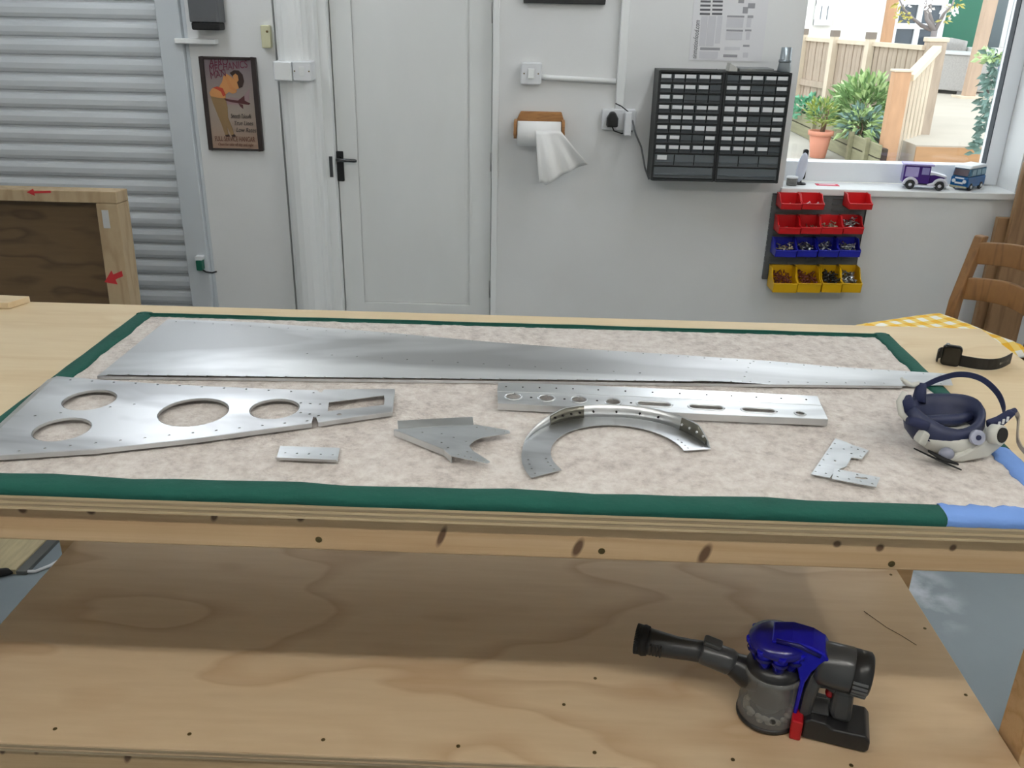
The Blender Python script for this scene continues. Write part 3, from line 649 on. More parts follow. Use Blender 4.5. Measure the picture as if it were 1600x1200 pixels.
def bins(col, y0, y1, edges, dep, labels, fills):
    for (xa, xb), lab, (fm, n, sz) in zip(edges, labels, fills):
        Y = YW-.024-dep*.8
        A = wallpt(xa, y1, Y); B = wallpt(xb, y1, Y); Zt = wallpt((xa+xb)/2, y0, YW-.024-dep*.5).z
        bin_(col, A.x, B.x, A.z, Zt-A.z, dep, lab, fm, n, sz)
bins('red', 304, 326, [(1218, 1251), (1251, 1286), (1324, 1361)], .095, ['red storage bin at the left end of the top row', 'red storage bin holding white packets in the top row', 'single red storage bin apart at the right of the top row'], [(M_brass, 5, .02), (M_plast, 6, .03), (M_brass, 4, .02)])
bins('red', 339, 364, [(1214, 1249), (1249, 1281), (1281, 1315), (1315, 1347)], .095, ['red storage bin, leftmost of the row of four red ones', 'red storage bin, second from left in the row of four', 'red storage bin, third from left in the row of four', 'red storage bin of bolts at the right end of the row of four'], [(M_brass, 5, .03), (M_brass, 9, .03), (M_brass, 18, .03), (M_zinc, 30, .028)])
bins('blue', 374, 400, [(1209, 1243), (1243, 1275), (1276, 1308), (1308, 1342)], .095, ['blue storage bin, leftmost of the blue row', 'blue storage bin, second from left in the blue row', 'blue storage bin, third from left in the blue row', 'blue storage bin of silver bolts at the right end'], [(M_brass, 26, .03), (M_zinc, 26, .034), (M_zinc, 22, .034), (M_zinc, 34, .034)])
bins('yellow', 419, 455, [(1205, 1243), (1243, 1280), (1281, 1312), (1312, 1343)], .115, ['yellow storage bin of brown plugs at the far left', 'yellow storage bin of brown plugs, second from left', 'yellow storage bin of dark screws, third from left', 'yellow storage bin of silver screws at the right end'], [(M_cop, 60, .026), (M_cop, 60, .026), (M_dsc, 60, .032), (M_zinc, 60, .032)])
# ================================================================== ceiling tube lights
M_tube = emit('tube_glow', (244, 249, 255), TUBE)
M_tube2 = emit('tube_glow_bright', (255, 251, 244), TUBE*1.4)
def tube_light(x, y, L, label, along='x', M_tube=M_tube):
    t_ = thing('tube_light', label, 'lamp', (x, y, ZC), 0 if along == 'x' else PI/2, 'ceiling tube lights')
    b = MB(); b.prism([(-.035, -.05), (.035, -.05), (.06, 0), (-.06, 0)], -L/2, L/2, 'x'); b.build('batten', M_white, t_, local=True)
    for s in (-1, 1):
        MB().cyl((-L/2+.02, s*.022, -.075), (L/2-.02, s*.022, -.075), .0125, n=10).build('tube', M_tube, t_, local=True)
        MB().bx(s*L/2-s*.03, s*L/2, -.04, .04, -.095, -.05).build('lampholder', M_white, t_, local=True)
tube_light(-.95, .10, 1.5, 'twin tube light on the ceiling above the bench front, left', 'x', M_tube2)
tube_light(.75, .10, 1.5, 'twin tube light on the ceiling above the bench front, right', 'x', M_tube2)
tube_light(2.55, 1.45, 1.5, 'twin tube light on the ceiling at the right, running towards the window wall', 'y', M_tube2)
tube_light(-1.4, 3.18, 1.5, 'twin tube light on the ceiling towards the shutter', 'y')
tube_light(.8, 3.18, 1.5, 'twin tube light on the ceiling towards the window', 'y')
# ================================================================== workbench
TZ = .94; TY0, TY1, TX0, TX1 = 1.062, 1.912, -1.32, .994
AZ0 = .858; SZ = .47
wb = thing('workbench', 'plywood workbench with pine frame and a wide lower shelf', 'workbench', ((TX0+TX1)/2, (TY0+TY1)/2, 0))
MB().bx(TX0, TX1, TY0+.001, TY1, TZ-.022, TZ).build('bench_top', M_ply, wb, bevel=.0015)
# plies of the front edge, each proud by a hair
for i in range(5):
    z0 = TZ-.022+i*.0044
    MB().bx(TX0, TX1, TY0-(.0008 if i % 2 else .0016), TY0+.001, z0+.0003, z0+.0041).build('ply_layer', M_edge if i % 2 else mat('pale_ply_layer', (196, 176, 142), .6, var=.1, scale=6, stretch=(.5, 30, 30)), wb)
APY = TY0+.012
knots = []
o0 = WM[wb.name].translation
for px_, py_, a, c in ((690, 838, .006, .022), (903, 856, .008, .020), (1101, 866, .009, .022), (335, 806, .006, .012), (470, 808, .007, .010), (35, 796, .008, .008), (142, 798, .008, .008), (1308, 850, .007, .007), (1375, 856, .007, .008), (1489, 856, .006, .007)):
    q = oy(px_, py_, APY)-o0; knots.append((q.x, q.y, q.z, a, .03, c))
M_rail = wood('knotty_pine_apron', (206, 177, 138), (178, 142, 102), (.5, 9, 12), 1.2, 4, .3, knots=knots, amount=.8)
MB().bx(TX0+.02, TX1-.02, APY, APY+.044, AZ0, TZ-.0225).build('front_apron', M_rail, wb, bevel=.003)
MB().bx(TX0+.02, TX1-.02, TY1-.06, TY1-.016, AZ0, TZ-.0225).build('back_apron', M_pine, wb, bevel=.003)
for xx in (TX0+.02, TX1-.064):
    MB().bx(xx, xx+.044, APY+.0445, TY1-.0605, AZ0, TZ-.0225).build('side_apron', M_pine, wb, bevel=.003)
SHX0, SHX1 = -1.01, .802; SHY0, SHY1 = 1.074, 1.70
sf = MB().bx(SHX0, SHX1, SHY0, SHY1, SZ-.018, SZ).build('shelf', M_shelf, wb, bevel=.0012)
MB().bx(SHX0, SHX1, SHY0-.0012, SHY0, SZ-.0175, SZ-.0125).build('ply_layer', M_edge, wb)
MB().bx(SHX0, SHX1, SHY0-.0012, SHY0, SZ-.0085, SZ-.0035).build('ply_layer', M_edge, wb)
kn2 = []
for px_, py_, a, c in ((58, 1170, .006, .016), (200, 1182, .007, .018), (4, 1172, .006, .012), (436, 1185, .008, .008)):
    q = oy(px_, py_, SHY0+.004)-o0; kn2.append((q.x, q.y, q.z, a, .03, c))
M_rail2 = wood('knotty_pine_shelf_rail', (202, 176, 138), (172, 140, 100), (.5, 9, 12), 1.2, 4, .3, knots=kn2, amount=.7)
MB().bx(SHX0+.0, SHX1, SHY0+.004, SHY0+.048, SZ-.115, SZ-.0185).build('front_shelf_rail', M_rail2, wb, bevel=.003)
MB().bx(SHX0+.0, SHX1, SHY1-.05, SHY1-.006, SZ-.115, SZ-.0185).build('back_shelf_rail', M_pine, wb, bevel=.003)
for xx in (SHX0-.05, SHX1+.006):
    for yy in (APY+.05, SHY1-.02):
        MB().bx(xx, xx+.044, yy, yy+.07, 0, AZ0-.0005 if yy > 1.5 else TZ-.0225).build('leg', M_pine, wb, bevel=.003)
# screws
def screw(p, d, r=.0045):
    b = MB(); p = Vector(p); d = Vector(d)
    b.cyl(p-d*.002, p+d*.0006, r, n=10); b.cyl(p+d*.0006, p+d*.0010, r*.45, n=4)
    b.build('screw', M_screw, wb)
for x, y in ((498, 843), (940, 861), (1393, 881)):
    q = oy(x, y, APY); screw(q, (0, -1, 0), .005)
for x, y in ((86, 1139), (296, 1147), (505, 1156), (716, 1166), (929, 1176), (1145, 1187), (1330, 1196)):
    screw(oz(x, y, SZ), (0, 0, 1), .0035)
for x, y in ((1445, 982), (1509, 1086), (1392, 898), (881, 1101), (930, 1060)):
    screw(oz(x, y, SZ), (0, 0, 1), .0032)
q = [oz(x, y, SZ+.0004) for x, y in ((1350, 955), (1385, 980), (1410, 994), (1432, 1008))]
MB().tube(q, .0007, 4).build('pencil_line', mat('pencil', (110, 96, 80), .8), wb)
# ================================================================== felt blanket with cloth border
MX0, MX1, MY0, MY1, MZ = -.862, .752, 1.064, 1.818, .953
bl = thing('felt_blanket', 'oatmeal felt blanket with green and blue cloth border on the bench', 'blanket', ((MX0+MX1)/2, (MY0+MY1)/2, TZ))
m = bpy.data.materials.new('oatmeal_felt'); m.use_nodes = True; nt = m.node_tree; N = nt.nodes; L = nt.links; bs = N['Principled BSDF']
bs.inputs['Roughness'].default_value = 1; bs.inputs['Sheen Weight'].default_value = .3
tc = N.new('ShaderNodeTexCoord'); n1 = N.new('ShaderNodeTexNoise'); n1.inputs['Scale'].default_value = 55; n1.inputs['Detail'].default_value = 6; n1.inputs['Roughness'].default_value = .7
n2 = N.new('ShaderNodeTexNoise'); n2.inputs['Scale'].default_value = 7; n2.inputs['Detail'].default_value = 3
L.new(tc.outputs['Object'], n1.inputs['Vector']); L.new(tc.outputs['Object'], n2.inputs['Vector'])
ad = N.new('ShaderNodeMath'); ad.operation = 'MULTIPLY_ADD'; ad.inputs[1].default_value = .35; L.new(n2.outputs['Fac'], ad.inputs[0]); L.new(n1.outputs['Fac'], ad.inputs[2])
r = N.new('ShaderNodeValToRGB'); r.color_ramp.elements[0].position = .48; r.color_ramp.elements[0].color = srgb((188, 178, 172)); r.color_ramp.elements[1].position = .82; r.color_ramp.elements[1].color = srgb((234, 228, 222))
e = r.color_ramp.elements.new(.64); e.color = srgb((216, 207, 200))
L.new(ad.outputs[0], r.inputs[0]); L.new(r.outputs[0], bs.inputs['Base Color'])
bp = N.new('ShaderNodeBump'); bp.inputs['Strength'].default_value = .8; bp.inputs['Distance'].default_value = .004
n3 = N.new('ShaderNodeTexNoise'); n3.inputs['Scale'].default_value = 170; n3.inputs['Detail'].default_value = 3; L.new(tc.outputs['Object'], n3.inputs['Vector'])
L.new(n3.outputs['Fac'], bp.inputs['Height']); L.new(bp.outputs[0], bs.inputs['Normal'])
MATS['oatmeal_felt'] = m
from mathutils import noise as mn
def felt(u, v):
    x = MX0+.006+(MX1-MX0-.012)*u; y = MY0+.006+(MY1-MY0-.012)*v
    return Vector((x, y, MZ-.0016+.0016*mn.noise(Vector((x*45, y*45, 0)))+.0008*mn.noise(Vector((x*130, y*130, 3)))))
b = MB(); b.grid(felt, 260, 120); b.bx(MX0+.006, MX1-.006, MY0+.006, MY1-.006, TZ, MZ-.004)
b.build('felt', m, bl, fixn=False)
# loose fibres that make the felt furry
b = MB(); rnd = random.Random(3)
for i in range(26000):
    x, y = rnd.uniform(MX0+.02, MX1-.02), rnd.uniform(MY0+.02, MY1-.02); a = rnd.uniform(0, 2*PI); l_ = rnd.uniform(.003, .008)
    p = Vector((x, y, MZ-.0022)); d = Vector((math.cos(a)*l_, math.sin(a)*l_, rnd.uniform(.0006, .0022))); s = Vector((-math.sin(a), math.cos(a), 0))*.00035
    b.add([p-s, p+s, p+d], [(0, 1, 2)])
stuff(b.build('fibres', m, bl, fixn=False))
def border(nm, p0, p1, inw, m_, wd=.034):
    """cloth folded over the edge: half-round strip from p0 to p1, inw = direction into the blanket"""
    p0, p1, inw = Vector(p0), Vector(p1), Vector(inw); b = MB(); n = 24
    prof = [(-.003, .0005), (-.005, .006), (-.003, .0125), (.004, .0155), (.014, .0165), (wd-.006, .016), (wd, .0138), (wd, .011)]
    rn = random.Random(len(nm)+int(p0.x*100))
    vs = []
    ph = rn.uniform(0, 6)
    for i in range(n+1):
        p = p0.lerp(p1, i/n); wv = .0008*math.sin(i*1.1+ph)+.0006*math.sin(i*2.3)
        for a, h in prof: vs.append(p+inw*(a+(wv*2.5 if a > .02 else 0))+Vector((0, 0, h+wv*.5-.0005*(h < .003))))
    k = len(prof)
    b.add(vs, [(i*k+j, (i+1)*k+j, (i+1)*k+j+1, i*k+j+1) for i in range(n) for j in range(k-1)], True)
    return b.build(nm, m_, bl)
bxs = oz(1477, 805, MZ).x; bys = oz(1546, 700, MZ).y
border('green_border', (MX0, MY0, TZ), (bxs, MY0, TZ), (0, 1, 0), M_green)['label'] = 'dark green border along the front'
border('green_border', (MX0, MY1, TZ), (MX1, MY1, TZ), (0, -1, 0), M_green, .018)
border('green_border', (MX0, MY0, TZ), (MX0, MY1, TZ), (1, 0, 0), M_green)
border('green_border', (MX1, bys, TZ), (MX1, MY1, TZ), (-1, 0, 0), M_green, .03)
border('blue_border', (bxs, MY0, TZ), (MX1, MY0, TZ), (0, 1, 0), M_blue)['label'] = 'light blue border at the right front corner'
border('blue_border', (MX1, MY0, TZ), (MX1, bys, TZ), (-1, 0, 0), M_blue)
# ================================================================== aluminium aircraft parts
def P2(pts, z, o): return [((oz(x, y, z)-o).x, (oz(x, y, z)-o).y) for x, y in pts]
def up(z): return Matrix.Translation((0, 0, z))
def rivets(a, b_, n, r=.0022, skip=()):
    return [circ(a[0]+(b_[0]-a[0])*i/(n-1), a[1]+(b_[1]-a[1])*i/(n-1), r, 6) for i in range(n) if i not in skip]
Z0 = MZ+.002
# -- long tapered skin
o = oz(700, 560, Z0); t_ = thing('aluminium_skin', 'long tapered sheet aluminium skin along the back of the blanket', 'metal sheet', o)
out = P2([(262, 499), (330, 501), (400, 504), (480, 510), (608, 520), (760, 534), (904, 545), (1052, 554), (1200, 564), (1300, 573), (1412, 580), (1482, 584), (1489, 602), (1410, 603), (1200, 601), (904, 597), (560, 593), (300, 590), (152, 588)], Z0+.004, o)
def inset(a, c, s): return (a[0]+(c[0]-a[0])*s, a[1]+(c[1]-a[1])*s)
hol = []
for ya, yb_, n in ((.035, None, 44),):
    A, B = P2([(170, 585.5), (1470, 600)], Z0+.004, o); hol += rivets(A, B, 44, .0019)
    A, B = P2([(275, 503), (600, 522)], Z0+.004, o); hol += rivets(A, B, 12, .0019)
    A, B = P2([(610, 523), (1060, 557)], Z0+.004, o); hol += rivets(A, B, 18, .0019)
    A, B = P2([(1075, 558), (1470, 586)], Z0+.004, o); hol += rivets(A, B, 16, .0019)
    A, B = P2([(480, 553), (1000, 583)], Z0+.004, o); hol += rivets(A, B, 14, .0019)
    A, B = P2([(1172, 568), (1160, 596)], Z0+.004, o); hol += rivets(A, B, 5, .0019)
M_skin = alum('skin_aluminium', (246, 247, 248), .29, .36, 2.6, .03, .45)
sheet('skin', out, hol, .0008, M_skin, t_, up(.004))
fl = P2([(152, 588), (560, 593), (904, 597), (1200, 601), (1410, 603)], Z0+.004, o)
MB().sweep([(x, y, .002) for x, y in fl], [(-.0004, -.0025), (.0004, -.0025), (.0004, .002), (-.0004, .002)]).build('folded_edge', M_al2, t_, local=True)
# -- big nose rib with lightening holes
ZR = Z0+.008
o = oz(300, 650, Z0); t_ = thing('aluminium_rib', 'large triangular aluminium rib plate with four round holes', 'aircraft rib', o)
rib = P2([(88, 588), (160, 594), (248, 600), (328, 604), (420, 608), (495, 610), (499, 613), (503, 613), (506, 609), (616, 608), (612, 643), (497, 660), (494, 652), (489, 652), (487, 661), (300, 686), (150, 702), (-20, 713), (-45, 712)], ZR, o)
hs = []
for cx_, cy_, xa_, xb_ in ((140, 625, 98, 180), (97, 671, 53, 141), (302.6, 644, 248, 357), (429, 639, 390, 468)):
    c = oz(cx_, cy_, ZR); rr = (oz(xb_, cy_, ZR)-oz(xa_, cy_, ZR)).length/2; hs.append((c.x-o.x, c.y-o.y, rr))
hol = [circ(x, y, r_) for x, y, r_ in hs]
hol.append(P2([(514, 629), (600, 618), (601, 624), (600, 633), (512, 643)], ZR, o))
hol.append(circ(*P2([(530, 648)], ZR, o)[0], .004, 10))
for a, c, n in (((110, 594), (490, 614), 12), ((30, 705), (480, 658), 13), ((55, 650), (210, 632), 5), ((470, 630), (500, 632), 3), ((470, 645), (498, 650), 3)):
    A, B = P2([a, c], ZR, o); hol += [h for h in rivets(A, B, n) if all(math.hypot(h[0][0]-x, h[0][1]-y) > r_+.006 for x, y, r_ in hs)]
M_rib = alum('rib_aluminium', (240, 241, 243), .29, .38, 4, .03, .45)
sheet('web', rib, hol, .001, M_rib, t_, up(.008))
for x, y, r_ in hs:   # pressed lip around each hole
    MB().lathe([(r_, .0005), (r_-.0006, -.001), (r_-.001, -.004), (r_-.0016, -.004), (r_-.0012, 0)], 32, Matrix.Translation((x, y, .008))).build('hole_lip', M_al2, t_, local=True)
def flange(nm, pts, h, lean=0, m_=M_al2, z=.008, t=.001):
    MB().sweep([(x, y, z) for x, y in pts], [(0, 0), (t, 0), (t+lean, h), (lean, h)]).build(nm, m_, t_, local=True)
flange('front_flange', P2([(-45, 712), (-20, 713), (150, 702), (300, 686), (487, 661)], ZR, o), -.0072)
flange('front_flange', P2([(497, 660), (612, 643)], ZR, o), -.0072)
flange('tip_flange', P2([(612, 643), (616, 608)], ZR, o), -.0072)
flange('back_flange', P2([(506, 609), (616, 608)], ZR, o), -.0072)
flange('back_flange', P2([(88, 588), (248, 600), (420, 608), (495, 610)], ZR, o), -.0072)
flange('nose_flange', P2([(-45, 712), (88, 588)], ZR, o), -.006, -.016)
# -- channel with row of holes
ZS = Z0+.012
o = oz(1040, 635, Z0); t_ = thing('aluminium_channel', 'narrow aluminium channel with a row of round and slotted holes', 'aircraft spar', o)
web = P2([(777, 612), (900, 616), (1100, 625), (1283, 634), (1293, 655), (1100, 647), (900, 636), (778, 630)], ZS, o)
ctr = [(802, 620, 13, 0), (854, 622.5, 13, 0), (905, 625, 13, 0), (958, 628.5, 13, 0), (1022, 632, 9, 18), (1103, 637, 9, 18), (1185, 642, 9, 17), (1250, 646.5, 8, 0)]
a0_, a1_ = P2([(802, 620), (1250, 646.5)], ZS, o); ang = math.atan2(a1_[1]-a0_[1], a1_[0]-a0_[0]); hl = []
mpp = (oz(1000, 632, ZS)-oz(999, 632, ZS)).length
for x, y, r_, s in ctr:
    c = P2([(x, y)], ZS, o)[0]; hl.append(slot(c[0], c[1], s*mpp, r_*mpp*.98, ang))
hr = []
for a, c, n in (((786, 614), (1275, 636), 14), ((786, 628.5), (1285, 653), 14)):
    A, B = P2([a, c], ZS, o); hr += rivets(A, B, n, .0016)
M_chan = alum('channel_aluminium', (236, 238, 239), .29, .36, 8, .015, .25)
sheet('web', web, hl+[], .001, M_chan, t_, up(.012))
for lp_ in hl:
    b = MB(); pts = [Vector((x, y, .012)) for x, y in lp_]+[Vector((lp_[0][0], lp_[0][1], .012))]
    b.tube(pts, .0022, 6, caps=False); b.build('hole_lip', M_chan, t_, local=True)
for x, y, r_, s in ctr[:-1]:
    c = P2([(x+28, y+1.5)], ZS, o)[0]; MB().cyl((c[0], c[1], .0123), (c[0], c[1], .0129), .0022, n=8).build('rivet_hole', M_hole, t_, local=True)
flange('front_flange', P2([(778, 630), (900, 636), (1100, 647), (1293, 655)], ZS, o), -.0115, z=.012)
flange('end_flange', P2([(1293, 655), (1283, 634)], ZS, o), -.0115, z=.012)
bk = P2([(777, 612), (900, 616), (1100, 625), (1283, 634)], ZS, o)
b = MB(); b.sweep([(x, y, .012) for x, y in bk], [(0, 0), (0, .001), (-.030, .005), (-.030, .004)]); b.build('rear_flange', M_chan, t_, local=True)
for i in range(14):
    f_ = (i+.5)/14; k_ = min(2, int(f_*3)); g_ = f_*3-k_
    x = bk[k_][0]+(bk[k_+1][0]-bk[k_][0])*g_; y = bk[k_][1]+(bk[k_+1][1]-bk[k_][1])*g_
    MB().cyl((x, y+.016, .0146), (x, y+.016, .0158), .0016, n=6).build('rivet_hole', M_hole, t_, local=True)
# -- arrow-shaped bracket
ZA = Z0+.011
o = oz(705, 690, Z0); t_ = thing('aluminium_bracket', 'arrow-shaped folded aluminium bracket left of the curved part', 'aircraft bracket', o)
br = P2([(616, 671), (700, 666), (742, 664), (757, 666), (796, 673), (797, 677), (752, 684), (741, 689), (733, 697), (738, 704), (766, 722), (762, 724), (706, 713), (694, 702)], ZA, o)
hol = []
for a, c, n in (((745, 668), (788, 675), 4), ((716, 711), (756, 720), 5), ((690, 678), (728, 690), 3), ((700, 700), (730, 706), 2), ((660, 676), (690, 692), 2)):
    A, B = P2([a, c], ZA, o); hol += rivets(A, B, n, .0018)
sheet('plate', br, hol, .001, M_al2, t_, up(.011))
flange('side_flange', P2([(616, 671), (694, 702), (706, 713)], ZA, o), -.0105, z=.011)
b = MB(); b.sweep([(x, y, .011) for x, y in P2([(622, 670.5), (700, 666), (740, 664)], ZA, o)], [(0, 0), (0, .001), (-.014, .008), (-.014, .007)]); b.build('top_flange', M_al2, t_, local=True)
# -- curved flanged ring segment
o = Vector((.133, 1.211, Z0)); t_ = thing('curved_flange', 'C-shaped curved aluminium flange with an upright outer wall', 'aircraft bracket', o)
ri, ro = .1035, .150; a0, a1 = math.radians(11), math.radians(212)
def rout(a): return .134+.013*min(1, abs(a-PI/2)/1.3)+.008*max(0, (a-PI)/.55)
arc = lambda r_, n=36: [((r_ if r_ else rout(a))*math.cos(a), (r_ if r_ else rout(a))*math.sin(a)) for a in [a0+(a1-a0)*i/n for i in range(n+1)]]
hol = []
for k in range(4):
    for side in (a0+.06+k*.09, a1-.06-k*.10):
        for rr in (ri+.009, rout(side)-.010): hol.append(circ(rr*math.cos(side), rr*math.sin(side), .0018, 6))
sheet('web', arc(ri)+arc(0)[::-1], hol, .001, alum('ring_aluminium', (222, 224, 226), .29, .36, 8, .02, .25), t_, up(.002))
wa0, wa1 = a0+.02, math.radians(176)
def wallseg(nm, f0, f1, lift=0, off=0, m_=M_al2):
    b = MB(); n = 40; vs = []
    for i in range(n+1):
        f_ = f0+(f1-f0)*i/n; a = wa0+(wa1-wa0)*f_
        ro = rout(a); hh = .024*min(1, max(.05, f_*9+.15))*min(1, max(.04, (1-f_)*3.2))
        for rr, z in ((ro-off, .0015), (ro-off-.001, .0015), (ro-off-.001+.004*hh/.03, hh+lift), (ro-off+.004*hh/.03, hh+lift)): vs.append((rr*math.cos(a), rr*math.sin(a), z))
    b.add(vs, [(i*4+j, i*4+(j+1) % 4, (i+1)*4+(j+1) % 4, (i+1)*4+j) for i in range(n) for j in range(4)], True)
    b.build(nm, m_, t_, local=True)
wallseg('outer_wall', 0, 1)
M_dull = alum('dull_aluminium', (140, 138, 128), .3, .45, 8, .02)  # darker, duller aluminium of the two doubler plates
wallseg('doubler_plate', .03, .18, -.001, .0016, M_dull); wallseg('doubler_plate', .60, .76, -.001, .0016, M_dull)
for f_ in (.05, .09, .13, .17, .28, .36, .46, .56, .62, .66, .70, .74):
    a = wa0+(wa1-wa0)*f_; x, y = math.cos(a), math.sin(a); ro = rout(a)
    MB().cyl(((ro-.0035)*x, (ro-.0035)*y, .013), ((ro-.001)*x, (ro-.001)*y, .013), .0019, n=6).build('rivet_hole', M_hole if f_ > .2 else M_plast, t_, local=True)
# -- small plate, L-shaped pair
o = oz(480, 712, Z0); t_ = thing('small_plate', 'small rectangular aluminium plate with a turned-up front lip', 'metal plate', o)
A, B = P2([(446, 710), (520, 713)], Z0, o)
sheet('plate', P2([(438, 699), (531, 702), (527, 724), (432, 720)], Z0, o), rivets(A, B, 5, .0018), .001, M_al2, t_, up(.002))
b = MB(); b.sweep([(x, y, .002) for x, y in P2([(432, 720), (527, 724)], Z0, o)], [(0, 0), (0, .001), (.004, .006), (.004, .005)]); b.build('lip', M_al2, t_, local=True)
o = oz(1320, 725, Z0); t_ = thing('slotted_plate', 'flat stepped aluminium plate with notched corner near the respirator', 'metal plate', o)
pl = P2([(1267, 743), (1305, 687), (1322, 693), (1328, 696), (1357, 706), (1346, 719), (1330, 717), (1322, 731), (1306, 737), (1296, 749)], Z0, o)
hol = []
for a, c, n in (((1274, 739), (1304, 695), 6), ((1290, 742), (1318, 704), 3), ((1330, 701), (1350, 708), 3), ((1330, 711), (1344, 715), 2)):
    A, B = P2([a, c], Z0, o); hol += rivets(A, B, n, .0018)
sheet('plate', pl, hol, .0012, M_al2, t_, up(.002))
o = oz(1337, 750, Z0); t_ = thing('slotted_plate', 'short aluminium strip lapped over the stepped plate, with one slot', 'metal plate', o)
A, B = P2([(1308, 749), (1362, 760)], Z0, o); A2, B2 = P2([(1310, 740), (1368, 752)], Z0, o); sc_ = P2([(1345, 751)], Z0, o)[0]
sheet('plate', P2([(1303, 736), (1374.5, 750), (1368, 765), (1299, 752)], Z0, o), rivets(A, B, 4, .0018)+rivets(A2, B2, 3, .0018)+[slot(sc_[0], sc_[1], .006, .0028, -.1, 5)], .0012, M_al2, t_, up(.0038))
# plywood offcut lying over the far left corner
a = oz(0, 459, TZ+.014); c = oz(46, 463, TZ+.014)
t_ = thing('plywood_offcut', 'plywood offcut lying across the far left corner of the bench', 'offcut', (c.x-.15, 1.9, TZ))
MB().prism([(c.x-.55, TY1-.055), (c.x-.02, TY1-.055), (c.x, c.y), (c.x-.55, c.y+.02)], TZ+.0005, TZ+.0145).build('board', M_ply, t_, bevel=.001)
# ================================================================== watch
wz = TZ
A = oz(1483, 571, wz); o = Vector((A.x, A.y, wz))
t_ = thing('wristwatch', 'black smart watch standing on the bench with its strap spread', 'watch', o)
M_wc = mat('black_watch_case', (24, 25, 27), .22, .6); M_ws = mat('black_glass', (6, 6, 8), .05); M_wb = mat('black_rubber_strap', (20, 20, 21), .55)
T = Matrix.Translation((A.x, A.y, wz+.0215)) @ Matrix.Rotation(math.radians(-24), 4, 'Z')
b = MB(); b.rbx(-.018, .018, -.0055, .0055, -.021, .021, .008, 'y', 5, T); b.build('case', M_wc, t_, bevel=.002)
b = MB(); b.rbx(-.0155, .0155, -.0068, -.0052, -.0185, .0185, .006, 'y', 5, T); b.build('screen', M_ws, t_, bevel=.0006)
b = MB(); b.tube([T @ Vector((-.010, 0, .0205)), T @ Vector((-.010, 0, .0235))], .0035, 10); b.build('crown', mat('steel_crown', (150, 150, 152), .25, 1), t_)
E1 = oz(1579, 570, wz); S1 = T @ Vector((.017, .002, -.0215)); S1.z = wz
path = []
for i in range(13):
    f_ = i/12; p = S1.lerp(E1, f_); p.y -= .028*math.sin(f_*PI)-.004*f_; path.append(Vector((p.x, p.y, wz+.013)))
b = MB(); b.sweep(path, [(-.0012, -.0115), (.0012, -.0115), (.0012, .0115), (-.0012, .0115)]); b.build('strap', M_wb, t_, bevel=.0008)
for i in range(7):
    p = path[8]+(path[11]-path[8])*(i/7); MB().box(p+Vector((0, -.0016, 0)), (.0022, .001, .0045)).build('strap_hole', M_hole if 0 else mat('strap_hole_grey', (120, 116, 108), .6), t_)
S2 = T @ Vector((-.017, .003, 0)); path = []
for i in range(13):
    t = PI*(.95)*i/12; path.append(Vector((A.x+.0+.022*(-math.cos(t))*.9+.006*i/12, S2.y+.002+.030*math.sin(t*.8), wz+.0135)))
b = MB(); b.sweep(path, [(-.0012, -.0115), (.0012, -.0115), (.0012, .0115), (-.0012, .0115)]); b.build('strap', M_wb, t_, bevel=.0008)
# ================================================================== respirator mask
o = Vector((.650, 1.282, MZ)); t_ = thing('respirator_mask', 'navy and white half-face respirator lying face down on the blanket edge', 'respirator', o, math.radians(8))
M_navy = mat('navy_silicone', (34, 42, 74), .5, var=.08, scale=20); M_shell = mat('pale_grey_shell', (206, 206, 198), .4); M_nstr = mat('navy_webbing', (30, 38, 74), .75)
def egg(rx, ry, z, cx=0, cy=0, nose=.0, n=36, tilt=0, wob=0):
    o_ = []
    for j in range(n):
        t = 2*PI*j/n; c, s = math.cos(t), math.sin(t)
        k = 1-nose*max(0, -c)**1.5*abs(s)      # narrower towards the nose (left)
        x = cx+rx*c; y = cy+ry*s*k
        o_.append(Vector((x, y, z+tilt*y*1.0+wob*math.cos(2*t))))
    return o_
def loft(rings, closed=False):
    b = MB(); n = len(rings[0]); vs = [p for r_ in rings for p in r_]
    b.add(vs, [(i*n+j, i*n+(j+1) % n, (i+1)*n+(j+1) % n, (i+1)*n+j) for i in range(len(rings)-1) for j in range(n)], True)
    if closed: b.add(rings[0], [tuple(range(n))[::-1]]); b.add(rings[-1], [tuple(range(n))])
    return b
loft([egg(.02, .015, .001, .014, -.004), egg(.050, .034, .004, .014, -.006), egg(.066, .046, .016, .012, -.005), egg(.070, .050, .030, .008, -.003, .2), egg(.064, .046, .036, .006, -.002, .2)], True).build('shell', M_shell, t_, local=True)
loft([egg(.040, .034, .014, -.012, .0, .1), egg(.056, .046, .030, -.010, .001, .2, tilt=.1), egg(.064, .050, .048, -.008, .003, .3, tilt=.2, wob=.003), egg(.062, .049, .060, -.007, .005, .4, tilt=.25, wob=.006), egg(.057, .045, .064, -.006, .006, .45, tilt=.25, wob=.007), egg(.051, .039, .062, -.005, .006, .5, tilt=.25, wob=.007), egg(.045, .033, .052, -.003, .005, .5, tilt=.2, wob=.004), egg(.040, .027, .036, -.001, .003, .4), egg(.032, .020, .028, 0, .001, .2)], True).build('facepiece', M_navy, t_, local=True)
# inner cup ridge across the mouth
MB().tube([(-.046, -.002, .050), (-.020, -.001, .047), (.012, .0, .046), (.038, .004, .050)], [.006, .009, .010, .007], 10).build('inner_ridge', M_navy, t_, local=True)
MB().box((-.022, -.014, .0475), (.012, .006, .006), Matrix.Rotation(-.5, 4, 'Z')).build('valve_tab', mat('pale_yellow_tab', (222, 216, 140), .6), t_, local=True)
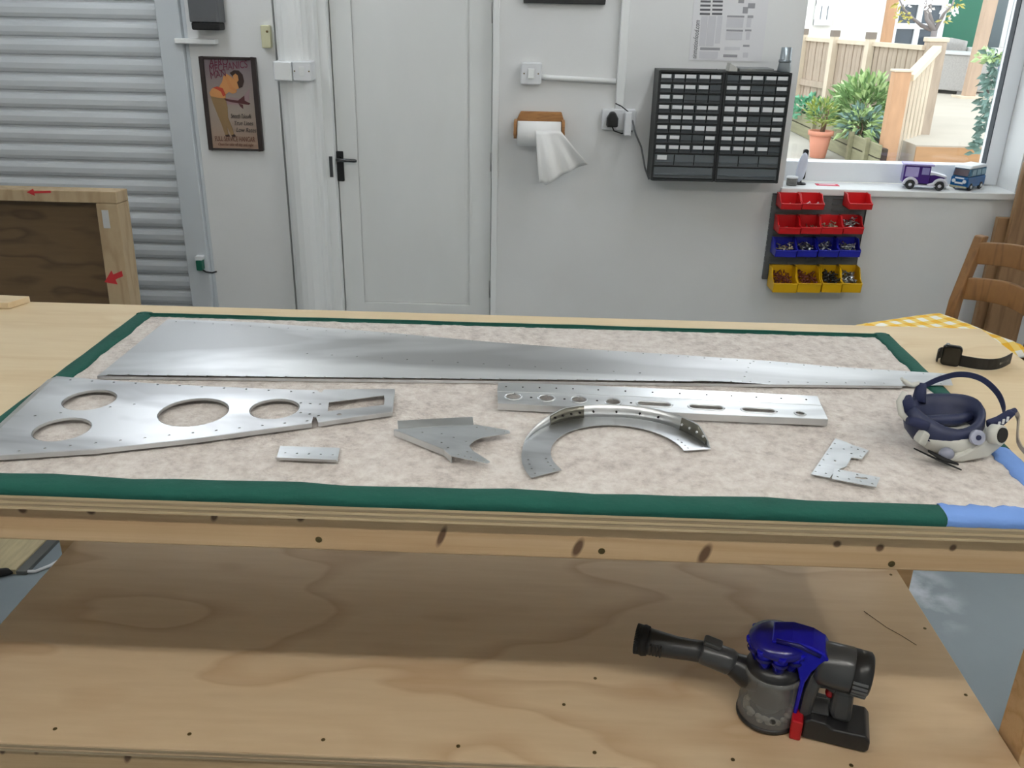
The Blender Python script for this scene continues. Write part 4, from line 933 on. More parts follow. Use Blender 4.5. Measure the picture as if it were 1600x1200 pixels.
# white side arm, filter ports, buckles
MB().prism([(-.034, .004), (.0, .018), (.024, .034), (.040, .048), (.060, .046), (.062, .030), (.040, .008), (.0, .001)], -.056, -.040, 'y').build('side_arm', M_shell, t_, local=True, bevel=.004)
MB().cyl((.040, -.050, .046), (.046, -.064, .050), .0150, n=20).build('filter_port', M_shell, t_, local=True)
MB().cyl((.0457, -.063, .0498), (.0468, -.066, .0505), .0115, n=20).build('port_opening', M_blackm, t_, local=True)
MB().cyl((.014, -.052, .042), (.014, -.058, .044), .0115, n=16).build('hinge_boss', mat('pale_lilac_plastic', (168, 172, 190), .4), t_, local=True)
MB().cyl((.014, -.058, .044), (.014, -.0595, .0443), .004, n=10).build('hinge_pin', M_navy, t_, local=True)
MB().prism([(-.066, .026), (-.052, .018), (-.048, .040), (-.058, .046)], -.036, -.018, 'y').build('nose_bracket', M_shell, t_, local=True, bevel=.003)
MB().tube([(-.050, -.024, .048), (-.066, -.020, .054), (-.080, -.018, .056)], [.009, .008, .006], 10).build('strap_lug', M_nstr, t_, local=True)
MB().tube([(-.056, .004, .054), (-.066, .010, .068), (-.072, .014, .080)], [.009, .010, .011], 10).build('strap_lug', M_nstr, t_, local=True)
MB().tube([(-.074, .014, .090), (-.082, .010, .076), (-.078, .004, .058), (-.070, -.004, .050)], [.004, .005, .005, .004], 8).build('white_clip', M_shell, t_, local=True)
MB().tube([(-.034, .034, .062), (-.030, .042, .078), (-.026, .048, .088)], [.011, .009, .007], 10).build('strap_lug', M_nstr, t_, local=True)
MB().tube([(-.062, .048, .098), (-.052, .048, .090), (-.042, .048, .086), (-.030, .049, .090)], [.004, .007, .006, .004], 8, flat=.6).build('white_clip', M_shell, t_, local=True)
def strap(nm, pts, wd, m_=M_nstr, upv=Vector((0, 0, 1))):
    P = [Vector(p) for p in pts]; q = []
    for i in range(len(P)-1):
        p0, p1, p2, p3 = P[max(i-1, 0)], P[i], P[i+1], P[min(i+2, len(P)-1)]
        for k in range(8):
            t = k/8; q.append(.5*((2*p1)+(p2-p0)*t+(2*p0-5*p1+4*p2-p3)*t*t+(3*p1-p0-3*p2+p3)*t**3))
    q.append(P[-1])
    MB().sweep(q, [(-.001, -wd), (.001, -wd), (.001, wd), (-.001, wd)], upv).build(nm, m_, t_, local=True)
strap('head_strap', [(-.026, .048, .082), (.004, .052, .094), (.034, .046, .104), (.060, .030, .102), (.078, .010, .086), (.082, -.008, .066), (.072, -.022, .052)], .0045)
MB().prism([(.048, .044), (.070, .050), (.086, .070), (.078, .074), (.060, .062), (.044, .056)], -.034, -.022, 'y').build('strap_yoke', M_nstr, t_, local=True, bevel=.003)
for k in range(3):
    MB().bx(.058+k*.006, .0615+k*.006, -.0352, -.034, .050+k*.004, .058+k*.004).build('white_mark', M_plast, t_, local=True)
MB().tube([(.070, -.024, .060), (.084, -.02, .066), (.094, -.018, .069)], [.005, .0045, .004], 8).build('strap_lug', M_nstr, t_, local=True)
strap('grey_strap', [(.092, -.018, .069), (.099, -.022, .056), (.090, -.045, .030), (.094, -.066, .018), (.104, -.078, .017), (.140, -.086, .002)], .0035, mat('grey_webbing', (168, 156, 142), .8))
MB().tube([(-.056, -.050, .020), (-.036, -.058, .010), (-.014, -.066, .004)], [.004, .008, .003], 8, flat=.4).build('strap_end', M_blackm, t_, local=True)
MB().tube([(-.074, -.040, .020), (-.044, -.062, .010), (-.018, -.082, .003)], [.002, .003, .002], 8, flat=.4).build('strap_end', M_blackm, t_, local=True)
MB().sph((-.026, -.050, .014), (.012, .010, .010)).build('lower_buckle', mat('grey_buckle', (140, 144, 160), .4), t_, local=True)
# ================================================================== handheld vacuum
o = Vector((.417, 1.203, SZ)); t_ = thing('handheld_vacuum', 'blue and dark grey cordless handheld vacuum standing on the lower shelf', 'vacuum cleaner', o, math.radians(-17))
M_vg = mat('vacuum_grey', (62, 63, 64), .28); M_vb = mat('vacuum_blue', (22, 20, 176), .2, .35); M_vd = mat('vacuum_dark', (34, 34, 35), .35); M_red = mat('red_plastic', (168, 16, 26), .35)
M_clear = bpy.data.materials.new('smoked_clear'); M_clear.use_nodes = True
_n = M_clear.node_tree; _b = _n.nodes['Principled BSDF']; _b.inputs['Base Color'].default_value = (.32, .32, .31, 1); _b.inputs['Roughness'].default_value = .08
_t = _n.nodes.new('ShaderNodeBsdfTransparent'); _t.inputs[0].default_value = (.75, .75, .73, 1); _x = _n.nodes.new('ShaderNodeMixShader'); _x.inputs[0].default_value = .45
_n.links.new(_t.outputs[0], _x.inputs[1]); _n.links.new(_b.outputs[0], _x.inputs[2]); _n.links.new(_x.outputs[0], _n.nodes['Material Output'].inputs[0])
MATS['smoked_clear'] = M_clear
Lc = dict(local=True)
MB().lathe([(.0015, .001), (.048, .001), (.0515, .004), (.0515, .010), (.049, .011), (.0015, .011)], 32).build('bin_base', M_vd, t_, **Lc)
bn = MB().lathe([(.0495, .011), (.0505, .014), (.0495, .035), (.0480, .037), (.0472, .040), (.0470, .092), (.0485, .094), (.0485, .100), (.045, .102)], 36).build('dust_bin', M_clear, t_, **Lc)
MB().lathe([(.012, .012), (.020, .020), (.026, .035), (.036, .042), (.036, .096), (.030, .101)], 28).build('shroud', mat('shroud_grey', (112, 114, 114), .4, .3), t_, **Lc)
b = MB(); rnd = random.Random(5)
for i in range(60):
    a = rnd.uniform(0, 2*PI); b.sph((math.cos(a)*.036, math.sin(a)*.036, .014+rnd.random()*.008), (.006, .006, .004), 8, 5)
stuff(b.build('dust', mat('dust_fluff', (176, 170, 156), .95), t_, **Lc))
MB().cyl((.01, -.0472, .030), (.01, -.049, .030), .005, n=12).build('bin_pivot', M_vd, t_, **Lc)
MB().lathe([(.045, .100), (.046, .106), (.042, .114), (.034, .119), (.018, .121), (.002, .121)], 28).build('cyclone_seat', M_vd, t_, **Lc)
M_deep = mat('deep_blue', (14, 12, 92), .25)
for i in range(8):
    a = 2*PI*i/8+.2; x, y = math.cos(a)*.033, math.sin(a)*.033
    c = MB().tube([(x*.78, y*.78, .104), (x, y, .140), (x*1.05, y*1.05, .152)], [.006, .0125, .0135], 12).build('cyclone_cone', M_vb, t_, **Lc)
    MB().lathe([(.0142, -.003), (.0152, 0), (.0142, .003)], 12, Matrix.Translation((x*1.02, y*1.02, .139))).build('cone_ring', M_deep, c, **Lc)
    MB().tube([(x*1.18, y*1.18, .150), (x*1.35, y*1.35, .154), (x*1.40, y*1.40, .160)], [.007, .008, .006], 8).build('cone_inlet', M_vb, c, **Lc)
MB().lathe([(.046, .150), (.049, .156), (.046, .164), (.034, .170), (.002, .172)], 28).build('cyclone_cap', mat('deep_blue_cap', (20, 18, 118), .22), t_, **Lc)
MB().prism([(-.012, .174), (.020, .182), (.052, .179), (.072, .170), (.080, .158), (.070, .146), (.058, .130), (.050, .105), (.046, .030), (.040, .030), (.042, .105), (.034, .130), (.016, .150), (-.008, .162)], -.027, .027, 'y').build('body_cover', M_vb, t_, bevel=.007, **Lc)
MB().tube([(-.004, -.025, .174), (.03, -.027, .176), (.066, -.026, .164)], .004, 8).build('cover_ridge', M_deep, t_, **Lc)
MB().prism([(.048, .014), (.068, .014), (.070, .060), (.074, .094), (.084, .135), (.078, .156), (.066, .142), (.056, .118), (.051, .080)], -.024, .024, 'y').build('neck', M_vg, t_, bevel=.006, **Lc)
mt = MB(); mt.tube([(.062, 0, .134), (.072, 0, .133), (.116, 0, .130), (.119, 0, .1298)], [.028, .0365, .038, .0365], 28); mt.build('motor_housing', M_vg, t_, **Lc)
ve = MB(); ve.tube([(.118, 0, .130), (.143, 0, .128), (.147, 0, .1277)], [.0372, .0372, .033], 28); vo = ve.build('exhaust_end', M_vd, t_, **Lc)
for i in range(7):
    a = math.radians(170+i*13)
    c = Vector((.131, math.cos(a)*.0372, .129+math.sin(a)*.0372))
    MB().bx(-.0115, .0115, -.0018, .0018, -.0022, .0022, Matrix.Translation(c) @ Matrix.Rotation(.07, 4, 'Y') @ Matrix.Rotation(a, 4, 'X')).build('vent_fin', mat('fin_grey', (104, 105, 106), .3), vo, **Lc)
MB().prism([(.096, .098), (.128, .096), (.132, .034), (.102, .034), (.096, .048)], -.017, .017, 'y').build('handle', M_vg, t_, bevel=.008, **Lc)
MB().prism([(.072, .104), (.100, .100), (.098, .086), (.084, .094), (.074, .092)], -.016, .016, 'y').build('handle_web', M_vg, t_, bevel=.003, **Lc)
MB().sph((.093, 0, .078), (.008, .009, .011)).build('trigger', M_red, t_, **Lc)
MB().prism([(.058, .002), (.158, .002), (.163, .008), (.163, .026), (.155, .036), (.104, .034), (.092, .042), (.068, .044), (.058, .036)], -.037, .037, 'y').build('battery_base', M_vd, t_, bevel=.006, seg=3, **Lc)
MB().bx(.066, .096, -.020, .020, .043, .047).build('base_bar', M_vg, t_, bevel=.002, **Lc)
MB().bx(.039, .0575, -.046, -.012, .001, .040).build('bin_latch', M_red, t_, bevel=.003, **Lc)
# inlet, collar and combination tool
MB().tube([(-.022, 0, .078), (-.044, 0, .080), (-.064, 0, .088), (-.078, 0, .094)], [.030, .027, .021, .020], 20).build('inlet', M_vd, t_, **Lc)
MB().tube([(-.066, 0, .089), (-.072, 0, .092), (-.118, 0, .101), (-.121, 0, .1015)], [.020, .0225, .0215, .019], 20).build('tool_collar', M_vg, t_, **Lc)
MB().rbx(-.016, .016, -.011, .011, 0, .010, .005, 'z', 4, Matrix.Translation((-.104, 0, .118)) @ Matrix.Rotation(.2, 4, 'Y')).build('release_button', M_vg, t_, bevel=.003, **Lc)
nz = MB().tube([(-.116, 0, .100), (-.140, 0, .098), (-.165, 0, .096), (-.195, 0, .096), (-.214, 0, .096)], [.019, .0185, .0195, .022, .0235], 16, flat=1.0).build('nozzle', mat('vacuum_nozzle', (48, 49, 50), .4), t_, **Lc)
for k in range(4):
    MB().bx(-.206+k*.006, -.2035+k*.006, -.0265, -.020, .088, .108).build('grip_rib', M_vd, nz, **Lc)
MB().tube([(-.212, 0, .096), (-.220, 0, .096), (-.226, 0, .096)], [.0255, .0275, .0255], 16).build('brush_ring', M_blackm, t_, **Lc)
b = MB()
for i in range(56):
    a = 2*PI*i/56; y, z = math.cos(a)*.0235, math.sin(a)*.0235; b.tube([(-.224, y, .096+z), (-.234, y*1.08, .096+z*1.08)], [.0022, .0012], 5)
stuff(b.build('bristles', M_blackm, t_, **Lc))
# ================================================================== ladder-back chair with cushion
M_ch = wood('waxed_pine_chair', (138, 100, 60), (104, 72, 42), (8, 8, 1.2), 2, 5, .3)
P1 = oz(1480, 487, .50); P2_ = oz(1592, 528, .50); P3 = oz(1345, 508, .50)
dback = Vector((.41, -.912, 0)).normalized(); dfront = Vector((-.912, -.41, 0)).normalized()
base = P1.copy(); base.z = 0; seatW, seatD = .40, .42
TB = Matrix(((dback.x, dfront.x, 0, base.x), (dback.y, dfront.y, 0, base.y), (0, 0, 1, 0), (0, 0, 0, 1)))   # local x along the back, y towards the front
t_ = thing('dining_chair', 'pine ladder-back dining chair behind the right end of the bench', 'chair', T=TB)
b = MB(); b.prism([(0, 0), (seatW, 0), (seatW+.02, seatD), (-.02, seatD)], .425, .447); b.build('seat', M_ch, t_, local=True, bevel=.004)
topz = oy(1518, 363, P1.y+.06).z
for x in (.0, seatW-.04):
    b = MB(); b.add([], [])
    zz = [0, .43, .55, topz-.02, topz]; yy = [.02, .0, -.008, -.066, -.072]
    vs = []
    for z, y in zip(zz, yy):
        for dx, dy in ((0, 0), (.042, 0), (.042, .034), (0, .034)): vs.append((x+dx, y+dy-.017, z))
    b.add(vs, [(i*4+j, i*4+(j+1) % 4, (i+1)*4+(j+1) % 4, (i+1)*4+j) for i in range(4) for j in range(4)]+[(0, 3, 2, 1), (16, 17, 18, 19)])
    b.build('back_post', M_ch, t_, local=True, bevel=.006)
for x in (-.015, seatW-.025):
    MB().prism([(x, seatD-.045), (x+.04, seatD-.045), (x+.04, seatD-.005), (x, seatD-.005)], 0, .424).build('leg', M_ch, t_, local=True, bevel=.004)
for zc, hh, off in ((topz-.062, .085, -.054), (topz-.200, .087, -.028)):
    def sl(u, v):
        x = .03+(seatW-.06)*u; bow = -.035*math.sin(u*PI); arch = .018*math.sin(u*PI)-.004*abs(2*u-1)
        return Vector((x, off+bow, zc+(v-.5)*hh+arch*(1 if v > .5 else .8)))
    b = MB(); b.grid(sl, 16, 3); ob = b.build('back_slat', M_ch, t_, local=True); sm = ob.modifiers.new('thick', 'SOLIDIFY'); sm.thickness = .018; sm.offset = 0; bv = ob.modifiers.new('bevel', 'BEVEL'); bv.width = .004; bv.segments = 2
for y, z in ((0, .2), (seatD-.025, .15)):
    MB().cyl((.02, y, z), (seatW-.02, y, z), .012, n=10).build('stretcher', M_ch, t_, local=True)
for x in (.012, seatW-.012):
    MB().cyl((x, .01, .24), (x, seatD-.03, .24), .012, n=10).build('stretcher', M_ch, t_, local=True)
M_ging = checks('yellow_gingham', (250, 246, 236), (246, 214, 120), (240, 184, 52), 15)
ct = thing('seat_cushion', 'yellow and white gingham cushion on the pine chair', 'cushion', T=TB @ Matrix.Translation((0, 0, .4475)))
def cush(u, v):
    x = -.03+(seatW+.05)*u; y = .012+(seatD+.07)*v
    e = min(1, 5*min(u, 1-u, v, 1-v)+.0)
    return x, y, e
b = MB()
b.grid(lambda u, v: Vector((cush(u, v)[0], cush(u, v)[1], .026+.046*math.sin(min(1, cush(u, v)[2])*PI/2)*(1-.25*math.cos(u*9)*math.cos(v*8)*.3))), 24, 24)
b.grid(lambda u, v: Vector((cush(u, v)[0], cush(u, v)[1], .026-.025*math.sin(min(1, cush(u, v)[2])*PI/2))), 24, 24)
b.build('cover', M_ging, ct, local=True)
x0, x1, y0, y1 = -.03, seatW+.02, .012, seatD+.082
MB().tube([(x0, y0, .026), (x1, y0, .026), (x1, y1, .026), (x0, y1, .026), (x0, y0, .026)], .005, 8).build('piping', mat('white_piping', (240, 238, 230), .9), ct, local=True)
for (x, y), d in (((x1, y0), (.05, -.02)), ((x0, y0), (-.005, -.02))):
    MB().tube([(x, y, .024), (x+d[0]*.5, y+d[1], .010), (x+d[0]*.8, y+d[1]*.4, -.03)], [.004, .010, .003], 8, flat=.3).build('cushion_tie', mat('white_piping', (240, 238, 230), .9), ct, local=True)
# ================================================================== leaning tray-like crate on the left
CY = 3.35
a = oy(168, 303, CY); c = oy(193, 470, CY)
t_ = thing('plywood_crate', 'shallow plywood crate panel with red arrows leaning before the shutter', 'crate', (a.x-.5, CY+.05, 0))
M_cf = wood('crate_pine', (186, 164, 130), (160, 134, 100), (6, 6, 1), 2, 4, .3); M_cp = wood('crate_dark_ply', (112, 88, 58), (66, 48, 30), (.8, 3, 3.0), 2.2, 6, .2, amount=1.1)
TL = Matrix.Translation((0, CY, 0)) @ Matrix.Rotation(math.radians(-3), 4, 'X') @ Matrix.Translation((0, -CY, 0))
rx, tz = (a.x+c.x)/2+.012, a.z+.0; fwid = .085; lx = rx-1.3
MB().bx(lx, rx, CY, CY+.10, tz-.045, tz, TL).build('top_board', M_cf, t_, bevel=.003)
MB().bx(lx, rx, CY, CY+.10, .012, .057, TL).build('bottom_board', M_cf, t_, bevel=.003)
MB().bx(rx-fwid, rx, CY-.001, CY+.10, .058, tz-.046, TL).build('side_board', M_cf, t_, bevel=.003)
MB().bx(lx, lx+fwid, CY-.001, CY+.10, .058, tz-.046, TL).build('side_board', M_cf, t_, bevel=.003)
MB().bx(lx+fwid, rx-fwid, CY+.07, CY+.088, .058, tz-.046, TL).build('panel', M_cp, t_)
M_rink = mat('red_marker', (196, 44, 48), .7)
q = oy(172, 436, CY-.004)
MB().prism([(q.x-.040, q.z-.022), (q.x-.006, q.z+.026), (q.x+.0, q.z+.010), (q.x+.036, q.z+.026), (q.x+.038, q.z+.004), (q.x+.006, q.z-.010), (q.x+.012, q.z-.030)], CY-.0025, CY-.0012, 'y', TL).build('red_arrow', M_rink, t_)
q = oy(45, 304, CY-.004)
MB().prism([(q.x-.035, q.z+.0), (q.x-.008, q.z+.014), (q.x-.006, q.z+.004), (q.x+.06, q.z+.008), (q.x+.06, q.z+.0), (q.x-.006, q.z-.004), (q.x-.006, q.z-.013)], CY-.002, CY-.0002, 'y', TL).build('red_arrow', M_rink, t_)
q = oy(157, 346, CY-.004)
MB().bx(q.x-.012, q.x+.014, CY-.0025, CY-.0012, q.z-.035, q.z+.035, TL).build('sticker', mat('grey_sticker', (196, 198, 198), .6), t_)
# ================================================================== timber in the right corner, floor bits
q = oy(1598, 200, 3.95)
M_tim = wood('brown_boarding', (150, 116, 80), (112, 82, 54), (8, 8, .8), 2, 4, .3)
x_ = oy(1600, 290, 3.86).x
t_ = thing('timber_board', 'tall brown timber boards standing in the corner right of the window', 'board', (x_+.06, 3.92, 0))
b = MB(); b.bx(x_-.008, x_+.14, 3.87, 3.90, 0, 1.02); b.build('board', M_tim, t_, bevel=.003)
MB().bx(x_-.05, x_+.04, 3.905, 3.935, 0, .78).build('board', M_tim, t_, bevel=.003)
a = oz(1600, 1098, .10); c = oz(1572, 1168, 0)
t_ = thing('timber_offcut', 'orange-brown timber block on the floor right of the shelf', 'offcut', (c.x+.12, c.y+.05, 0))
b = MB()
lo = [oz(1570, 1172, 0), oz(1660, 1140, 0)]
c = c+Vector((.02, -.02, 0)); b.prism([(c.x-.01, c.y-.06), (c.x+.22, c.y-.06), (c.x+.22, c.y+.09), (c.x+.02, c.y+.09)], 0, .10); b.build('block', wood('orange_timber', (192, 142, 84), (160, 108, 58), (8, 1.2, 8), 2, 4, .3), t_, bevel=.004)
# board on the floor at the left, with a black lead and white cable
pts = [oz(x, y, .018) for x, y in ((-60, 846), (64, 846), (24, 890), (-60, 890))]
t_ = thing('floor_board', 'pale wooden board lying on the floor under the left of the bench', 'board', ((pts[0]+pts[2])*.5)*1 and Vector((pts[0].x*.5+pts[2].x*.5, pts[0].y*.5+pts[2].y*.5, 0)))
pp = [(p.x, p.y) for p in pts]
yfar = max(p[1] for p in pp)+.35
MB().prism([(pp[3][0], pp[2][1]), (pp[2][0], pp[2][1]), (pp[1][0]+.02, yfar), (pp[3][0], yfar)], 0, .018).build('plank', mat('pale_plank', (190, 176, 140), .7, var=.15, scale=12, stretch=(6, 1, 6)), t_, bevel=.002)
MB().prism([(pp[2][0], pp[2][1]), (pp[2][0]+.03, pp[2][1]-.0), (pp[1][0]+.055, yfar), (pp[1][0]+.021, yfar)], 0, .012).build('edge_strip', mat('grey_strip', (96, 98, 96), .6), t_)
cab = [oz(x, y, .006) for x, y in ((-10, 898), (10, 896), (22, 893), (55, 893), (78, 884), (92, 876))]
t_ = thing('floor_cable', 'white cable with a black connector on the floor at the left', 'cable', (cab[2].x, cab[2].y, 0))
MB().tube(cab[2:], .005, 6).build('cable', M_plast, t_)
MB().tube([cab[0]+Vector((0, 0, .004)), cab[1]+Vector((0, 0, .006)), cab[2]], [.014, .012, .006], 8).build('connector', M_blackm, t_)
# ================================================================== things on the window sill
sy = YW+.085
# clear tape dispenser / oval white mirror
q = oy(1248, 290, sy)
t_ = thing('oval_stand', 'small white oval disc on a black back at the left end of the sill', 'ornament', (q.x, sy, WZ0))
T = Matrix.Translation((q.x+.002, sy, WZ0+.072)) @ Matrix.Rotation(.12, 4, 'Y') @ Matrix.Rotation(PI/2, 4, 'X')
MB().lathe([(.001, -.008), (.018, -.008), (.021, -.004), (.021, .004), (.018, .008), (.001, .008)], 24, T, sx=1, sy=3.2).build('disc', mat('pale_disc', (206, 212, 228), .4), t_)
MB().rbx(q.x+.004, q.x+.026, sy+.01, sy+.022, WZ0+.02, WZ0+.152, .009, 'y').build('backing', M_black, t_)
MB().lathe([(.001, 0), (.026, 0), (.024, .006), (.006, .010), (.005, .03), (.001, .03)], 20, Matrix.Translation((q.x+.004, sy, WZ0))).build('foot', M_black, t_)
q = oy(1229, 288, sy-.01)
t_ = thing('glass_jar', 'small clear plastic pot at the far left of the sill', 'jar', (q.x+.02, sy-.03, WZ0))
T = Matrix.Translation((q.x+.015, sy-.035, WZ0))
MB().lathe([(.001, 0), (.022, 0), (.024, .004), (.024, .030), (.022, .032), (.021, .030), (.021, .006), (.001, .004)], 20, T).build('pot', M_clear, t_)
MB().lathe([(.001, .0325), (.025, .0325), (.025, .039), (.001, .040)], 20, T).build('lid', M_plast, t_)
MB().sph((q.x+.015, sy-.035, WZ0+.0145), (.015, .015, .009)).build('contents', M_black, t_)
q0 = oy(1275, 284, sy); q1 = oy(1310, 285, sy)
t_ = thing('price_card', 'small pinkish red sticker card lying on the sill', 'card', ((q0.x+q1.x)/2, sy, WZ0))
T = Matrix.Translation(((q0.x+q1.x)/2, sy-.005, WZ0)) @ Matrix.Rotation(math.radians(-4), 4, 'Z')
MB().bx(-.05, .05, -.022, .022, 0, .002, T).build('card', mat('pink_red_card', (214, 40, 78), .5), t_)
MB().bx(-.036, .036, -.010, .010, .002, .0026, T).build('white_panel', mat('pale_pink', (238, 196, 206), .6), t_)
# purple vintage toy van
M_pur = mat('purple_enamel', (62, 28, 116), .25); M_lil = mat('lilac_panel', (168, 158, 208), .4); M_fen = mat('white_fender', (222, 222, 232), .35); M_tyre = mat('dark_tyre', (40, 42, 44), .6)
qa = oy(1409, 288, sy-.03); qb = oy(1473, 292, sy-.03); Lv = (qb.x-qa.x)*1.06
t_ = thing('toy_van', 'purple vintage toy delivery van with lilac panels on the sill', 'toy van', ((qa.x+qb.x)/2, sy-.03, WZ0), math.radians(-12))
s = Lv/.19
def S(v): return tuple(x*s for x in v)
def sb(*a): return [x*s for x in a]
MB().bx(*sb(-.090, .018, -.033, .033, .024, .100)).build('van_body', M_pur, t_, local=True, bevel=.004*s)
MB().prism([(p[0]*s, p[1]*s) for p in ((.018, .026), (.080, .026), (.084, .060), (.030, .068), (.018, .07))], -.024*s, .024*s, 'y').build('bonnet', M_pur, t_, local=True, bevel=.004*s)
MB().bx(*sb(-.097, .030, -.037, .037, .100, .108)).build('roof', M_lil, t_, local=True, bevel=.003*s)
MB().prism([(p[0]*s, p[1]*s) for p in ((.018, .062), (.036, .064), (.086, .054), (.088, .060), (.04, .072), (.018, .074))], -.027*s, .027*s, 'y').build('bonnet_lid', M_fen, t_, local=True)
for sd in (-1, 1):
    MB().bx(*sb(-.084, -.030, sd*.0330-.0012, sd*.0330+.0012, .052, .094)).build('side_panel', M_lil, t_, local=True, bevel=.003*s)
    MB().bx(*sb(-.018, .012, sd*.0330-.0012, sd*.0330+.0012, .064, .094)).build('cab_window', mat('lilac_glass', (140, 132, 186), .15), t_, local=True)
    MB().bx(*sb(-.040, .044, sd*.038-.006, sd*.038+.006, .016, .021)).build('running_board', M_fen, t_, local=True)
    for cxw in (-.058, .062):
        pts = [Vector(S((cxw+.027*math.cos(a), sd*.038, .020+.027*math.sin(a)))) for a in [PI*i/10 for i in range(11)]]
        if cxw > 0: pts[-1] = Vector(S((cxw-.05, sd*.038, .020)))
        MB().sweep(pts, [(-.008*s, -.001*s), (.008*s, -.001*s), (.008*s, .002*s), (-.008*s, .002*s)], Vector((0, 1, 0)).cross(Vector((1, 0, 0)))*-1 if 0 else Vector((0.001, 0, 1))).build('fender', M_fen, t_, local=True) if 0 else MB().tube(pts, .0052*s, 6, flat=1.3).build('fender', M_fen, t_, local=True)
        T = Matrix.Translation(S((cxw, sd*.036, .0195))) @ Matrix.Rotation(PI/2, 4, 'X')
        wh = MB().lathe([(p[0]*s, p[1]*s) for p in ((.008, -.004), (.018, -.005), (.0195, -.003), (.0195, .003), (.018, .005), (.008, .004), (.008, -.004))], 20, T).build('wheel', M_tyre, t_, local=True)
        MB().lathe([(p[0]*s, p[1]*s) for p in ((.0005, -.006), (.004, -.006), (.005, -.003), (.009, -.003), (.009, .003), (.005, .003), (.004, .006), (.0005, .006))], 14, T).build('hub', M_fen, wh, local=True)
    MB().sph(S((.082, sd*.030, .046)), .007*s, 10, 6).build('headlamp', M_fen, t_, local=True)
MB().bx(*sb(.083, .087, -.018, .018, .028, .056)).build('radiator', M_dkgrey, t_, local=True)
MB().bx(*sb(-.06, .07, -.02, .02, .016, .0242)).build('chassis', M_dkgrey, t_, local=True)
# white pebble-like cap between the toys
q = oy(1482, 292, sy-.03); t_ = thing('white_cap', 'small white cap between the two toy vans on the sill', 'cap', (q.x, sy-.035, WZ0))
MB().lathe([(.001, .012), (.015, .011), (.022, .006), (.024, 0), (.001, 0)], 20, Matrix.Translation((q.x, sy-.035, WZ0))).build('dome', M_plast, t_)
MB().lathe([(.024, 0), (.027, .001), (.027, .003), (.0235, .003)], 20, Matrix.Translation((q.x, sy-.035, WZ0))).build('rim', M_plast, t_)
# blue toy van seen from its front corner
M_tb = mat('blue_enamel', (22, 84, 140), .25); M_tw = mat('white_roof_enamel', (226, 230, 234), .35)
qa = oy(1493, 294, sy-.05); qb = oy(1543, 292, sy-.02)
t_ = thing('toy_van', 'blue toy camper van with white roof at the right of the sill', 'toy van', (qa.x+.065, sy-.005, WZ0), math.radians(-140))
W2 = .040
MB().bx(-.085, .075, -W2, W2, .014, .060).build('lower_body', M_tb, t_, local=True, bevel=.006)
MB().prism([(-.083, .060), (.073, .060), (.062, .094), (-.080, .094)], -W2+.003, W2-.003, 'y').build('window_band', mat('teal_band', (44, 96, 128), .3), t_, local=True, bevel=.003)
MB().prism([(-.084, .094), (.068, .094), (.056, .108), (-.074, .108)], -W2+.001, W2-.001, 'y').build('roof', M_tw, t_, local=True, bevel=.005)
MB().prism([(.0725, .064), (.0745, .064), (.065, .091), (.063, .091)], -W2+.008, W2-.008, 'y').build('windscreen', mat('dark_maroon_screen', (60, 40, 50), .15), t_, local=True)
for sd in (-1, 1):
    for k in range(3): MB().bx(-.070+k*.042, -.036+k*.042, sd*(W2-.002)-.001, sd*(W2-.002)+.001, .065, .089).build('side_window', mat('pale_teal_glass', (120, 150, 164), .2), t_, local=True)
    for cxw in (-.05, .042):
        T = Matrix.Translation((cxw, sd*(W2-.004), .016)) @ Matrix.Rotation(PI/2, 4, 'X')
        wh = MB().lathe([(.001, -.006), (.014, -.006), (.016, -.004), (.016, .004), (.014, .006), (.001, .006)], 18, T).build('wheel', M_tyre, t_, local=True)
        MB().lathe([(.0005, -.0072), (.007, -.007), (.008, 0), (.007, .007), (.0005, .0072)], 12, T).build('hub', M_tw, wh, local=True)
    MB().cyl((.074, sd*.024, .040), (.078, sd*.024, .040), .008, n=14).build('headlamp', M_tw, t_, local=True)
MB().bx(.074, .080, -W2+.002, W2-.002, .012, .020).build('bumper', mat('pale_bumper', (190, 186, 160), .3, .5), t_, local=True, bevel=.002)
MB().bx(.0752, .0762, -.018, .018, .028, .036).build('badge', M_tw, t_, local=True)
MB().bx(.0752, .0758, -.020, .020, .050, .056).build('badge', M_tw, t_, local=True)
# ================================================================== the garden outside the window
M_pave = mat('pale_paving', (172, 166, 155), .8, var=.12, scale=1.5, bump=.1, bscale=6)
M_deck = mat('pale_deck_paving', (176, 167, 153), .8, var=.1, scale=1.2)
struct(MB().bx(-14, 22, YW+.27, 30, -.12, 0).build('ground', M_pave), 'pale paved garden ground outside the window')
DKY = 9.95; DKX = oy(1430, 236, DKY).x
b = MB(); b.bx(DKX, 22, DKY, 22, .001, .30)
struct(b.build('patio', M_deck), 'raised pale patio beyond the garden steps')
M_tread = mat('step_timber', (176, 134, 94), .7, var=.12, scale=4, stretch=(1, 6, 6))
t_ = thing('garden_step', 'low timber step in front of the raised patio', 'step', (5.4, DKY-.2, 0))
MB().bx(DKX+.02, 7.5, DKY-.34, DKY-.03, .07, .10).build('tread', M_deck, t_); MB().bx(DKX+.0, 7.5, DKY-.028, DKY-.002, .101, .285).build('riser', M_tread, t_); MB().bx(DKX+.27, 7.5, DKY-.32, DKY-.06, 0, .07).build('plinth', M_pave, t_)
